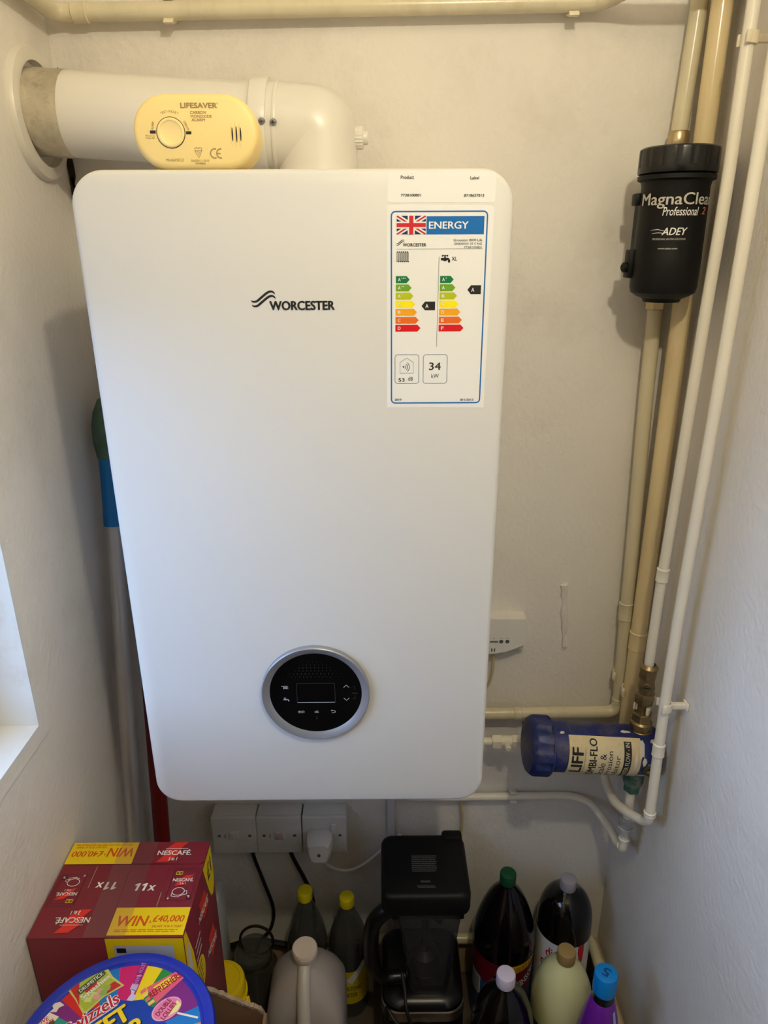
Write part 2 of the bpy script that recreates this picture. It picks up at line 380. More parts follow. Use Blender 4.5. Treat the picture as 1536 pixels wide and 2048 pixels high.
# ------------------------------------------------------------------ boiler
ZB = .81
boiler = thing('boiler', 'tall white wall-hung boiler with round black control dial', 'boiler', (0, .19, ZB))
MB().box(-.213, .213, .03, YB, ZB + .006, ZB + .774, .004).build('casing', white_m, boiler)
fp = MB()
secs = []
for ins, y in ((.0, .07), (.0, .006), (.0006, .0035), (.0022, .0012), (.005, 0)):
    secs.append([(a, y, b) for a, b in rr(-.22 + ins, .22 - ins, ZB + ins, ZB + .78 - ins, .034 - ins, 14)])
fp.loft(secs); fp.build('front_panel', white_m, boiler)
front = lambda u, v, h: Vector((u, -h, ZB + v))
def swoosh(p, x0, y0, x1, y1, m, L=0, gap=.25):
    """Two parallel S-waves rising to the right."""
    w, h = x1 - x0, y1 - y0
    for k in (0, 1):
        base = [(0, .36), (.05, .27), (.13, .25), (.24, .30), (.42, .55), (.62, .83), (.76, .98), (.88, 1.0), (.96, .92), (1.0, .80)]
        pts = [(x0 + w * (a * .98 + .02 * k), y0 + h * (b * .75 + .25 - (.25 + gap * .0) * k + .02)) for a, b in base]
        pts = [tuple(q)[:2] for q in spline([(a, b, 0) for a, b in pts], 4)]
        n = len(pts); ws = [h * .13 * max(.12, sin(pi * min(1, max(0, i / (n - 1)))) ** .45) for i in range(n)]
        p.line(pts, ws, m, L)
lg = Print(); swoosh(lg, -.0474, .6470, -.0222, .6650, ink_m)
lg.text('WORCESTER', -.0288, .6466, .0390, .6560, ink_m, 1, bold=.045)
lg.build(front, 'logo', boiler, 'black wordmark with wave emblem')
# small top label
pl = MB(); pl.loft([[(a, y, ZB + b) for a, b in rr(.0941, .2008, .7488, .7765, .003, 4)] for y in (.0002, -.0002)])
plo = pl.build('number_label', paper_m, boiler, 'white paper number label')
pr = Print()
pr.text('Product', .107, .7702, .120, .7734, ink_m, bold=.012); pr.text('7738100801', .1072, .7545, .127, .7569, ink_m, bold=.02)
pr.text('Label', .1752, .7697, .1839, .7724, ink_m, bold=.012); pr.text('8718657013', .1696, .7540, .1895, .7565, ink_m, bold=.02)
pr.build(front, 'lettering', plo)
# energy label
el = MB(); sh = [(.0928, .5437), (.1985, .5428), (.2002, .7438), (.1975, .7462), (.0935, .7470)]
el.loft([[(a, y, ZB + b) for a, b in sh] for y in (.0002, -.0002)])
elo = el.build('energy_label', paper_m, boiler, 'white energy rating sheet with coloured arrows')
p = Print(); BL = ink(0, 104, 178); NV = ink(20, 40, 96)
p.line(rr(.0978, .1937, .5484, .7408, .004, 5), .0014, BL, 0, True)
X0, X1, Y0, Y1 = .1031, .1323, .7196, .7369
p.rect(X0, Y0, X1, Y1, NV, 0)
def diag(a, b, m, L):
    W = X1 - X0; H = Y1 - Y0
    p.poly([(X0, Y0), (X0 + a, Y0), (X1, Y1 - b), (X1, Y1), (X1 - a, Y1), (X0, Y0 + b)], m, L)
    p.poly([(X1, Y0), (X1, Y0 + b), (X0 + a, Y1), (X0, Y1), (X0, Y1 - b), (X1 - a, Y0)], m, L + .5)
diag(.0042, .0026, paper_m, 1); diag(.0014, .0009, ink(196, 30, 44), 2)
cx, cy = (X0 + X1) / 2, (Y0 + Y1) / 2
for hw, hh, m, L in ((.0036, .0032, paper_m, 3), (.0021, .0019, ink(204, 30, 44), 4)):
    p.rect(cx - hw, Y0, cx + hw, Y1, m, L); p.rect(X0, cy - hh, cx - hw, cy + hh, m, L); p.rect(cx + hw, cy - hh, X1, cy + hh, m, L)
p.rect(.133, .7194, .1908, .7364, BL, 0); p.text('ENERGY', .1354, .7247, .1752, .7315, inkw_m, 1, bold=.02)
swoosh(p, .1027, .7082, .1110, .7142, ink_m); p.text('WORCESTER', .1093, .7082, .1330, .7113, ink_m, bold=.03)
p.text('Greenstar 8000 Life', .1605, .7129, .1895, .7152, ink_m); p.text('GR8300iW 35 C NG', .1612, .7096, .1893, .7116, ink_m); p.text('7738100801', .1712, .7063, .1892, .7082, ink_m)
p.rect(.103, .7056, .1902, .7059, ink_m)
p.line([(.1463, .6983), (.1456, .6083)], .0004, ink_m)
for k in range(6):
    a = .1046 + k * .0020; p.line([(a - .0012, .7034), (a, .7025), (a, .6942), (a + .0008, .6934)], .0011, ink_m)
p.rect(.103, .6935, .1034, .703, ink_m); p.rect(.1032, .6938, .1158, .6942, ink_m)
p.rect(.1482, .6948, .1540, .6972, ink_m); p.ell(.1523, .6958, .0024, .0018, ink_m, 1); p.rect(.1516, .697, .153, .6992, ink_m, 1); p.line([(.1496, .6993), (.155, .6993)], .0006, ink_m, 1)
for a in (.1498, .1523, .1548): p.ell(a, .6993, .0008, .0008, ink_m, 2)
p.line([(.1535, .6962), (.1556, .6962), (.1565, .695), (.1565, .6928)], .0022, ink_m, 2)
p.text('XL', .1591, .6946, .1645, .6982, ink_m, bold=.015)
cols = [(0, 118, 62), (112, 164, 30), (184, 192, 16), (250, 230, 0), (240, 166, 20), (232, 108, 22), (216, 10, 20)]
for col, xb, n0, wid, dw in ((('A+++', 'A++', 'A+', 'A', 'B', 'C', 'D'), .1024, 0, .0142, .00195), (('A+', 'A', 'B', 'C', 'D', 'E', 'F'), .1478, 0, .0140, .00195)):
    for k, t in enumerate(col):
        z1 = .6798 - k * .00809; z0 = z1 - .0070; xr = xb + wid + dw * k
        p.poly([(xb - .00008 * k, z0), (xr - .0032, z0), (xr, (z0 + z1) / 2), (xr - .0032, z1), (xb - .00008 * k, z1)], ink(*cols[k]))
        base = t.rstrip('+'); p.text(base, xb + .0021, z0 + .0019, xb + .0050, z0 + .0052, inkw_m, 1, bold=.02)
        for q in range(len(t) - len(base)):
            a = xb + .0062 + q * .0016; b = z1 - .0021; p.rect(a - .0006, b - .00018, a + .0006, b + .00018, inkw_m, 1); p.rect(a - .00018, b + .00018, a + .00018, b + .0006, inkw_m, 1); p.rect(a - .00018, b - .0006, a + .00018, b - .00018, inkw_m, 1)
for (x0, zc, x1) in ((.1291, .6502, .1432), (.1762, .6661, .1902)):
    p.poly([(x0, zc), (x0 + .0036, zc - .0044), (x1, zc - .0044), (x1, zc + .0044), (x0 + .0036, zc + .0044)], ink_m); p.text('A', x0 + .0040, zc - .0020, x0 + .0072, zc + .0020, inkw_m, 1, bold=.02)
DB = ink(26, 66, 112)
for x0, x1 in ((.1016, .1271), (.1318, .1574)): p.line(rr(x0, x1, .5696, .6003, .003, 4), .0005, DB, 0, True)
p.text('34', .1380, .5840, .1506, .5920, ink_m, bold=.008); p.text('kW', .1406, .5757, .1487, .5797, ink_m)
p.text('53', .1052, .5716, .1119, .5755, ink_m, bold=.012); p.text('dB', .1156, .5728, .1209, .5768, ink_m)
p.line([(.1070, .5808), (.1070, .5922), (.1141, .5968), (.1212, .5922), (.1212, .5808)], .0004, ink_m, 0, True)
p.poly([(.1088, .5872), (.1100, .5872), (.1114, .5858), (.1114, .5886), (.1100, .5879), (.1088, .5879)][:5], DB)
for q in (.0022, .004, .006): p.line([(.1110 + q * cos(t), .5872 + q * sin(t)) for t in [radians(-50 + 10 * i) for i in range(11)]], .0007, DB)
p.text('2019', .1013, .5509, .1086, .5533, ink_m, bold=.012); p.text('811/2013', .1727, .5505, .1868, .5528, ink_m, bold=.012)
p.build(front, 'lettering', elo)
# control dial
dial = MB(); Md = frame((.0012, 0, ZB + .1765), (1, 0, 0), (0, -1, 0))
dial.ring([(.0690, -.002), (.0689, .0045), (.0684, .0062), (.0675, .0070), (.0662, .0068), (.0583, .0022), (.0583, -.002)], Md, 72)
do = dial.build('dial_bezel', bez_m, boiler, 'silver ring around the control display')
gl = MB(); gl.lathe([(.0585, -.001), (.0585, .0024)], Md, 64); go = gl.build('dial_glass', glassblk_m, boiler, 'glossy black control display')
q = Print(lift=.0025)
sc = lambda u, v, h: Vector((.0012 + u, -h, ZB + .1765 + v))
q.line(rr(-.0240, .0245, -.0135, .0150, .0008, 2), .0003, dim_ink_m, 0, True); q.rect(-.0238, -.0139, .0243, -.0131, grey_ink_m, 1)
for i, row in enumerate(range(6)):
    n = (15, 14, 11, 9, 7, 4)[i]
    for k in range(n): q.ell((k - (n - 1) / 2) * .0049, .0245 + i * .0044, .00035, .00035, dim_ink_m if abs(k - (n - 1) / 2) > 4.5 or i > 3 else mat('dot_ink', (112, 112, 112), .5), 0, 6)
q.text('eco', -.0235, -.0297, -.0155, -.0262, grey_ink_m, bold=.01); q.text('ok', -.0025, -.0297, .0030, -.0255, grey_ink_m, bold=.01)
q.line([(.0190, -.0262), (.0225, -.0262), (.0243, -.0275), (.0243, -.0284), (.0225, -.0297), (.0195, -.0297)], .0008, grey_ink_m); q.poly([(.0182, -.0262), (.0200, -.0248), (.0200, -.0276)], grey_ink_m)
q.line([(.0356, .0085), (.0390, .0120), (.0424, .0085)], .0008, grey_ink_m); q.line([(.0356, -.0075), (.0390, -.0110), (.0424, -.0075)], .0008, grey_ink_m)
for k in range(4): q.rect(-.0408 + k * .0016, .0068, -.0398 + k * .0016, .0112, grey_ink_m)
q.rect(-.0430, .0102, -.0352, .0110, grey_ink_m); q.rect(-.0358, .0066, -.0348, .0106, grey_ink_m)
q.rect(-.0415, -.0100, -.0365, -.0085, grey_ink_m); q.rect(-.0400, -.0085, -.0392, -.0070, grey_ink_m); q.rect(-.0412, -.0072, -.0380, -.0065, grey_ink_m); q.line([(-.0368, -.0090), (-.0352, -.0094), (-.0347, -.0118)], .0013, grey_ink_m)
q.line([(.047, .0095), (.050, .0095), (.050, .0045)], .0004, dim_ink_m); q.line([(.047, -.0085), (.050, -.0085), (.050, -.0035)], .0004, dim_ink_m); q.text('reset', .0465, -.001, .053, .001, dim_ink_m)
q.line([(.0, -.034), (.0, -.0385)], .0005, dim_ink_m); q.poly([(-.001, -.038), (.001, -.038), (0, -.040)], dim_ink_m)
q.build(sc, 'display_icons', go)

# ------------------------------------------------------------------ flue
FY = .273
flue = thing('flue_pipe', 'white round flue pipe with elbow running from boiler top to the left wall', 'pipe', (.0085, FY, ZB + .78))
tilt = -.058
pz = lambda x: 1.6655 + (-.09 - x) * -tilt
MB().tube([(XL - .12, FY, pz(XL - .12)), (-.02, FY, pz(-.02))], .05, 48).build('straight_pipe', flue_m, flue)
MB().tube([(XL - .03, FY, pz(XL - .03)), (XL + .052, FY, pz(XL + .052))], .0508, 48).build('foil_tape', foil_m, flue, 'wrinkled silver foil tape')
ep = [(-.074, FY, pz(-.074)), (-.02, FY, pz(-.02)), (-.0035, FY, pz(-.0035))]
BR = .009; zc = pz(-.0035) - BR
for k in range(1, 17): t = radians(90 - 90 * k / 16); ep.append((-.0035 + BR * cos(t), FY, zc + BR * sin(t)))
ep += [(.0055, FY, 1.62), (.0055, FY, 1.603), (.0055, FY, 1.590)]
MB().tube(ep, [.0522] * (len(ep) - 2) + [.0535, .0560], 64).build('elbow', flue_m, flue)
def band(x, w, r, nm):
    d = Vector((1, 0, tilt)).normalized(); M = frame((x, FY, pz(x)), (0, 0, 1), d)
    MB().lathe([(r - .003, -w / 2), (r - .0006, -w / 2 + .0006), (r, -w / 2 + .002), (r, w / 2 - .002), (r - .0006, w / 2 - .0006), (r - .003, w / 2)], M, 56).build(nm, flue_m, flue)
band(-.0655, .022, .0565, 'collar'); band(-.0445, .006, .0540, 'collar_rib')
for x in (-.0580, -.0440):
    s_ = MB(); M = frame((x, FY - (.0545 if x > -.05 else .0568) * cos(.10), pz(x) - .0530 * sin(.10) + .004), (1, 0, 0), (0, -1, -.2))
    s_.lathe([(.004, -.004), (.004, .0015), (.0034, .0024), (.0015, .003)], M, 14, screw_m); s_.box(-.0022, .0022, -.0004, .0004, .0028, .0032, m=ink_m, M=M); s_.box(-.0004, .0004, -.0022, .0022, .0028, .0032, m=ink_m, M=M)
    s_.build('screw', None, flue)
tcap = MB(); M = frame((.0475, FY - .004, 1.650), (0, 0, 1), (1, 0, 0))
tcap.lathe([(.017, -.012), (.017, .004), (.0135, .007)], M, 24, flue_m)
secs = []
for z, r in ((.006, .0125), (.007, .0132), (.017, .0132), (.018, .0122)):
    secs.append([M @ Vector(((r + (.0006 if j % 2 else -.0004)) * cos(2 * pi * j / 40), (r + (.0006 if j % 2 else -.0004)) * sin(2 * pi * j / 40), z)) for j in range(40)])
tcap.loft(secs, m=flue_m); tcap.lathe([(.0085, .017), (.0085, .0225), (.0075, .024)], M, 20, flue_m)
tcap.build('test_point_cap', None, flue, 'small ribbed white cap')
pw = MB(); M = frame((XL, .2862, 1.680), (0, 0, 1), (1, 0, .0))
pw.ring([(.0785, 0), (.0785, .0035), (.0755, .0085), (.066, .0110), (.0615, .0105), (.0605, 0)], M, 72)
tag(pw.build('wall_plate', ring_m, None, loc=(XL, .2862, 1.680)), 'white round wall plate ring around the flue on the left wall', 'wall plate')

# ------------------------------------------------------------------ carbon monoxide alarm on the boiler top
al = thing('carbon_monoxide_alarm', 'yellowed oval carbon monoxide alarm standing on the boiler top', 'alarm', (-.09, .022, ZB + .78))
MA = Matrix.Translation((-.0917, .0045, ZB + .7802)) @ Matrix.Rotation(radians(2.0), 4, 'Z') @ Matrix.Rotation(radians(-4), 4, 'X')
def oval(ins, y):
    W, H, r = .0605 - ins, .0335 - ins, .0330 - ins
    return [MA @ Vector((a, y, .0335 + b)) for a, b in rr(-W, W, -H, H, r, 16)]
ab = MB(); ab.loft([oval(.0012, .0385), oval(0, .037), oval(0, .007), oval(.0010, .003), oval(.003, .0008), oval(.006, 0)]); ab.build('body', alarm_m, al)
ca = lambda a, b: ((a - 740) / 1370 * .121, .0335 - (b - 505) / 820 * .067)
onal = lambda u, v, h: MA @ Vector((u, -h, v))
bt = MB(); bu, bv = ca(475, 522); Mb = MA @ frame((bu, 0, bv), (1, 0, 0), (0, -1, 0))
bt.ring([(.0139, -.001), (.0139, .0003), (.0133, .0003), (.0133, -.001)], Mb, 40, ink_m)
bt.lathe([(.0132, -.001), (.0132, .0008), (.0122, .0016), (.0108, .0016), (.0102, .0009), (.0098, .0007), (.0, .0005)], Mb, 40, alarmb_m, True, False); bt.build('test_button', None, al, 'round test button')
pa = Print()
def T(t, a0, b0, a1, b1, m=alarm_ink, bold=.0, rot=0.):
    x0, y1 = ca(a0, b0); x1, y0 = ca(a1, b1); pa.text(t, x0, y0, x1, y1, m, 0, bold, 0, rot)
T('LIFESAVER', 600, 205, 996, 262, bold=.035); T('®', 992, 203, 1010, 220); T('CARBON', 700, 292, 872, 322, bold=.006); T('MONOXIDE', 705, 333, 930, 363, bold=.004); T('ALARM', 710, 370, 855, 400, bold=.004)
T('Model:5CO', 400, 800, 595, 832, bold=.0); T('EN50291-1: 2010', 675, 812, 870, 836, bold=.0); T('KM98848', 720, 842, 828, 864, bold=.0)
T('Move to', 200, 545, 298, 563); T('Fresh Air', 200, 569, 298, 589)
for t, a, b, w, h, r in (('ALARM', 284, 448, 78, 24, 78), ('OPERATE', 648, 447, 100, 24, -66)):
    u, v = ca(a, b); s_ = .121 / 1370; pa.text(t, u - w * s_ / 2, v - h * s_ / 2, u + w * s_ / 2, v + h * s_ / 2, alarm_ink, 0, 0, 0, radians(r))
for k, ch in enumerate('TEST/RESET'):
    t = radians(115 - k * 5.6); u, v = bu + .0185 * cos(t), bv + .0185 * sin(t); pa.text(ch, u - .0006, v - .001, u + .0006, v + .001, alarm_ink, 0, 0, 0, t - pi / 2)
for a0, a1, b0, b1 in ((250, 312, 498, 532), (640, 698, 508, 538)):
    x0, y1 = ca(a0, b0); x1, y0 = ca(a1, b1); pa.rect(x0, y0, x1, y1, ink_m)
u, v = ca(935, 745); rC = .0041
pa.line([(u + .0002 + rC * cos(t), v + rC * sin(t)) for t in [radians(70 + 11 * k) for k in range(21)]], .0010, alarm_ink)
u2 = ca(1005, 745)[0]; pa.line([(u2 + rC * cos(t), v + rC * sin(t)) for t in [radians(80 + 10 * k) for k in range(21)]], .0010, alarm_ink); pa.rect(u2 - rC, v - .0004, u2 - .0004, v + .0004, alarm_ink)
hu, hv = ca(760, 735)
pa.line([(hu, hv - .0049), (hu - .0034, hv + .0018), (hu - .0032, hv + .0038), (hu - .0016, hv + .0046), (hu, hv + .0034), (hu + .0016, hv + .0046), (hu + .0032, hv + .0038), (hu + .0034, hv + .0018)], .0005, alarm_ink, 0, True)
pa.line([(hu - .0034, hv + .0016), (hu + .0034, hv + .0016)], .0004, alarm_ink); pa.line([(hu - .0014, hv + .0010), (hu + .0012, hv - .0006), (hu - .0006, hv - .0022)], .0004, alarm_ink)
pa.build(onal, 'lettering', al)
for k, a in enumerate((1140, 1185, 1230)):
    u, v = ca(a, 540); s_ = MB(); h = (.0062, .0072, .0062)[k]
    rim = [(u + .0016 * cos(t), v + (h + .005) * sin(t)) for t in [2 * pi * i / 20 for i in range(20)]]; hole = [(u + .0007 * cos(t) + .0003, v + h * sin(t)) for t in [2 * pi * i / 20 for i in range(20)]]
    s_.loft([[onal(x, y, .0001) for x, y in rim], [onal(x, y, .0005) for x, y in [(u + (x - u) * .8, v + (y - v) * .8) for x, y in rim]]], m=alarm_m); s_.loft([[onal(x, y, .0) for x, y in hole], [onal(x, y, .0007) for x, y in hole]], m=ink_m)
    s_.build('vent_slot', None, al)

# ------------------------------------------------------------------ pipes
def pipe(name, label, path, r, m, seg=18, n=8, fr=.03, cat='pipe', group=None):
    P = fillet(path, fr, n); loc = tuple(P[0]); t = thing(name, label, cat, loc, group)
    MB().tube(P, r, seg).build('tube', m, t); return t
def sleeve(t, p0, p1, r, m):
    p0, p1 = Vector(p0), Vector(p1); L = (p1 - p0).length; M = frame(p0, (1, 0, 0.01) if abs((p1 - p0).normalized().x) < .9 else (0, 1, 0), p1 - p0)
    MB().lathe([(r, 0), (r + .0016, .0015), (r + .0012, .003), (r + .0012, L - .003), (r + .0016, L - .0015), (r, L)], M, 24).build('sleeve', m, t)
def clip(name, label, o, along, out, r, m, gap):
    """Pipe clip: saddle cup around the pipe on a stem to the wall; out points from wall to pipe."""
    M = frame(o, out, along); t = MB(); n = 14; w = .0065
    arc = [radians(60 + 240 * k / n) for k in range(n + 1)]
    for rr_ in (1,):
        so = [(cos(a) * (r + .003), sin(a) * (r + .003)) for a in arc]; si = [(cos(a) * (r + .0004), sin(a) * (r + .0004)) for a in arc][::-1]
        out2 = so + si
        t.loft([[M @ Vector((a, b, -w)) for a, b in out2], [M @ Vector((a, b, w)) for a, b in out2]])
    t.box(-gap, -r - .001, -.004, .004, -.0045, .0045, .001, M=M); t.box(-gap, -gap + .004, -r * .9, r * .9, -w, w, .001, M=M)
    for sy in (-1, 1): t.box(r * .2, r * .95, sy * (r + .0035) - .0016, sy * (r + .0035) + .0016, -w, w, .0006, M=M)
    return tag(t.build(name, m, None, loc=o), label, 'pipe clip')
YT = YB - .022
top = pipe('heating_pipe', 'cream painted pipe along the top of the back wall', [(XL + .02, -.5, 1.83), (XL + .02, .20, 1.8135), (XL + .02, YT, 1.8075), (.38, YT, 1.8175), (.42, .285, 1.828), (.53, .28, 1.83), (.554, .28, 1.83)], .0112, cream_m, fr=.022)
sleeve(top, (XL + .045, YT, 1.8078), (XL + .066, YT, 1.8082), .0115, cream_m)
clip('pipe_clip', 'cream clip holding the top pipe above the flue', (-.190, YT, 1.8103), (1, 0, .012), (0, -1, 0), .0115, clip_m, .022)
clip('pipe_clip', 'cream clip holding the top pipe near the right corner', (.343, YT, 1.8168), (1, 0, .012), (0, -1, 0), .0115, clip_m, .022)
P1 = [(.514, .342, ZC), (.5085, .342, 1.80), (.5035, .342, 1.665)]
p1 = pipe('riser_pipe', 'cream pipe dropping from the ceiling into the black filter canister', P1, .0115, cream_m)
nut = MB(); hexnut(nut, frame((.5032, .342, 1.650), (1, 0, 0), (0, 0, 1)), .0145, -.008, .016, nickel_m, 12); nut.build('nut', None, p1, 'dull metal nut')
p1b = pipe('lower_riser_pipe', 'cream pipe dropping from under the black filter into the horizontal pipe', [(.5005, .342, 1.44), (.5035, .342, 1.30), (.5135, .342, 1.03), (.5190, .342, .85), (.5235, .342, .75), (.5245, .342, .7015), (.44, .342, .7005), (.20, .342, .698), (.185, YB + .02, .698)], .0112, cream_m, fr=.022)
sleeve(p1b, (.5158, .342, .931), (.5170, .342, .897), .0113, cream_m); sleeve(p1b, (.5243, .342, .733), (.5246, .342, .722), .0113, cream_m)
sleeve(p1b, (.33, .342, .6992), (.345, .342, .6992), .0113, cream_m)
nut = MB(); hexnut(nut, frame((.5005, .342, 1.432), (1, 0, 0), (0, 0, 1)), .0145, -.006, .010, nickel_m, 6); nut.build('nut', None, p1b, 'dull metal nut')
p2 = pipe('thick_riser_pipe', 'thick yellowed cream pipe in the corner behind the black filter', [(.5275, .317, ZC), (.529, .317, 1.68), (.5335, .317, 1.05), (.535, .317, .62), (.5345, YB + .02, .60)], .0138, cream2_m, 22)
sleeve(p2, (.5342, .317, .887), (.5344, .317, .852), .0138, cream2_m)
p3 = pipe('supply_pipe', 'pale pipe on the right wall ending in the brass valve', [(.5205, .208, ZC), (.5205, .208, 1.72), (.5205, .2055, 1.58), (.5205, .2125, 1.44), (.5205, .2205, 1.17), (.5200, .2260, .99), (.5195, .2240, .872)], .0078, pale_m, fr=.05)
sleeve(p3, (.5202, .2241, 1.052), (.5201, .2248, 1.029), .0082, pale_m)
for z, a in ((.985, -2.2), (.955, -1.9), (.925, -2.4), (.99, -1.0)):
    pass
p4 = pipe('outer_supply_pipe', 'pale pipe nearest the camera on the right wall with sharp elbow at its foot', [(.5205, .137, ZC), (.5205, .1375, 1.55), (.5205, .1415, 1.33), (.5205, .1505, 1.0), (.5205, .1500, .85), (.5205, .1440, .72), (.5205, .1405, .637), (.5185, .152, .623), (.5045, .190, .606), (.4985, .230, .590), (.4985, .27, .584), (.4990, .300, .592), (.492, .312, .64), (.45, .305, .664), (.19, .305, .6655), (.19, .30, .8150)], .0080, pale_m, fr=.012)
sleeve(p4, (.5205, .1470, .785), (.5205, .1458, .762), .0082, pale_m); sleeve(p4, (.5205, .1411, .655), (.5205, .1408, .646), .0084, pale_m)
vv = MB()
for x0, x1, r in ((.286, .303, .0135), (.322, .338, .0135)): hexnut(vv, frame((x0, .305, .6655), (0, 0, 1), (1, 0, 0)), r, 0, x1 - x0)
vv.tube([(.303, .305, .6655), (.322, .305, .6655)], .0112, 18); vv.lathe([(.006, -.002), (.006, .012), (.004, .014)], frame((.313, .295, .6655), (1, 0, 0), (0, -1, 0)), 14)
vv.build('isolating_valve', pale_m, p4, 'painted isolating valve')
clip('pipe_clip', 'cream clip on the inner right wall pipe near the ceiling', (.5205, .208, 1.745), (0, 0, 1), (-1, 0, 0), .0082, clip_m, .035)
clip('pipe_clip', 'white clip on the outer right wall pipe beside the blue canister', (.5205, .1500, .853), (0, 0, 1), (-1, 0, 0), .0084, pale_m, .035)
clip('pipe_clip', 'cream clip on the thin corner pipe just above the elbow', (.5222, .342, .782), (0, 0, 1), (0, -1, 0), .0118, clip_m, .023)
clip('pipe_clip', 'cream clip on the thick corner pipe above the blue canister', (.5345, .317, .765), (0, 0, 1), (0, -1, 0), .0142, clip_m, .048)
lo = pipe('condensate_pipe', 'pale thin pipe curving along the back wall below the blue canister', [(.12, .351, .8150), (.12, .351, .494), (.46, .351, .4955), (.495, .34, .488), (.511, .31, .479), (.5185, .28, .478), (.5185, .245, .483), (.518, .225, .496)], .0078, pale_m, fr=.03)
clip('pipe_clip', 'pale clip on the thin pipe below the blue canister', (.3435, .351, .4952), (1, 0, 0), (0, -1, 0), .0080, pale_m, .014)
sk = pipe('skirting_pipe', 'cream pipe low along the back wall turning along the right wall', [(.05, .343, .117), (.532, .345, .114), (.533, .30, .114), (.534, -.5, .114)], .0112, cream_m, fr=.02)

# ------------------------------------------------------------------ magnetic filter
FX, FYY = .4792, .266
mf = thing('magnetic_filter', 'black cylindrical filter canister with ribbed screw cap on the corner pipes', 'filter', (FX, FYY, 1.445))
Mf = Matrix.Translation((FX, FYY, 0))
bd = MB(); bd.lathe([(.0, 1.4435), (.024, 1.4435), (.026, 1.4480), (.036, 1.4520), (.0425, 1.4565), (.0445, 1.464), (.0447, 1.503), (.0445, 1.504), (.0432, 1.590), (.0445, 1.596), (.0493, 1.598), (.0493, 1.603), (.047, 1.6038), (.044, 1.604)], Mf, 56); bd.build('canister', blackm_m, mf)
cp = MB(); secs = []
for r, z, g in ((.048, 1.605, 0), (.0495, 1.6055, 0), (.0502, 1.6075, 0), (.0502, 1.6125, 0), (.0502, 1.6130, 1), (.0502, 1.632, 1), (.0497, 1.6345, .3), (.047, 1.6365, 0), (.03, 1.6385, 0), (.001, 1.639, 0)):
    secs.append([(FX + (r - (.0016 * g if (j % 6) in (0,) else 0)) * cos(2 * pi * j / 96), FYY + (r - (.0016 * g if (j % 6) in (0,) else 0)) * sin(2 * pi * j / 96), z) for j in range(96)])
cp.loft(secs); cp.build('screw_cap', black_m, mf)
brk = MB(); brk.box(FX - .049, FX - .040, .272, .290, 1.568, 1.583, .002); brk.box(FX - .0505, FX - .040, .268, .288, 1.475, 1.512, .002); brk.lathe([(.007, 0), (.007, .006), (.005, .008)], frame((FX - .049, .276, 1.489), (0, 0, 1), (-1, -.3, 0)), 12)
brk.box(FX - .03, FX + .03, .30, .334, 1.475, 1.575, .004); brk.build('bracket', blackm_m, mf)
vdir = math.atan2(-1.0, -.375)
def onf(u, v, h): a = vdir + u / .0444; r = (.0444 if v > 1.503 else .0448) + h + .0002; return Vector((FX + r * cos(a), FYY + r * sin(a), v))
pm = Print()
pm.text('MagnaClean', -.046, 1.5620, .062, 1.5810, silverink_m, bold=.014); pm.text('Professional', -.012, 1.5535, .034, 1.5640, inkw_m, bold=.01, shear=.2); pm.text('2', .040, 1.5550, .0475, 1.5640, ink(206, 110, 84), bold=.02, shear=.2)
pm.text('ADEY', -.010, 1.5300, .0215, 1.5390, inkw_m, bold=.02, shear=.25); pm.line([(-.0255, 1.5360), (-.016, 1.5370), (-.006, 1.5350)], [.0002, .0008, .0004], inkw_m); pm.line([(-.023, 1.5320), (-.014, 1.5330), (-.006, 1.5320)], [.0002, .0008, .0004], inkw_m)
pm.text('PROFESSIONAL HEATING SOLUTIONS', -.021, 1.5240, .0205, 1.5263, silverink_m, bold=.01, shear=.15); pm.text('www.adey.com', -.0125, 1.5120, .0115, 1.5147, inkw_m)
pm.build(onf, 'lettering', mf, 'silver and white printed lettering', split=.006)

# ------------------------------------------------------------------ wireless receiver box behind the boiler
rc = thing('heating_receiver', 'white wall box with little buttons beside the boiler edge', 'receiver', (.30, YB, .83))
b_ = MB(); o_ = [(.225, .902), (.3405, .901), (.3435, .852), (.338, .846), (.312, .834), (.285, .829), (.225, .828)]
b_.loft([[(x, y, z) for x, z in [((x - .28) * s + .28, (z - .88) * s + .88) for x, z in o_]] for y, s in ((YB, 1), (.344, 1), (.339, .99), (.3375, .975))]); b_.build('cover', whitec_m, rc)
MB().box(.24, .341, .347, YB, .833, .845, .002).build('back_box', whitec_m, rc)
pr_ = Print(); onr = lambda u, v, h: Vector((u, .3375 - h, v))
for x in (.2985, .3095): pr_.ell(x, .8555, .0036, .0036, ink(60, 60, 58)); pr_.ell(x, .8555, .0017, .0017, ink(110, 110, 104), 1)
pr_.rect(.276, .853, .2945, .858, ink(216, 214, 208)); pr_.small(.2785, .8540, .2925, .003, ink(70, 70, 70), 1)
for x in (.285, .2985, .3095): pr_.text('—', x - .002, .862, x + .002, .8626, ink_m)
pr_.text('H', .2815, .8350, .2885, .8425, ink(70, 70, 72), bold=.02)
pr_.build(onr, 'lettering', rc)
cbl = MB(); cbl.tube(spline([(.287, .352, .834), (.289, .351, .80), (.285, .352, .765), (.272, .354, .735), (.262, .356, .715)]), .0027, 10)
tag(cbl.build('receiver_cable', mat('yellowed_cable', (196, 178, 132), .5), None, loc=(.287, .352, .834)), 'yellowed cable hanging from the white wall box beside the boiler', 'cable')

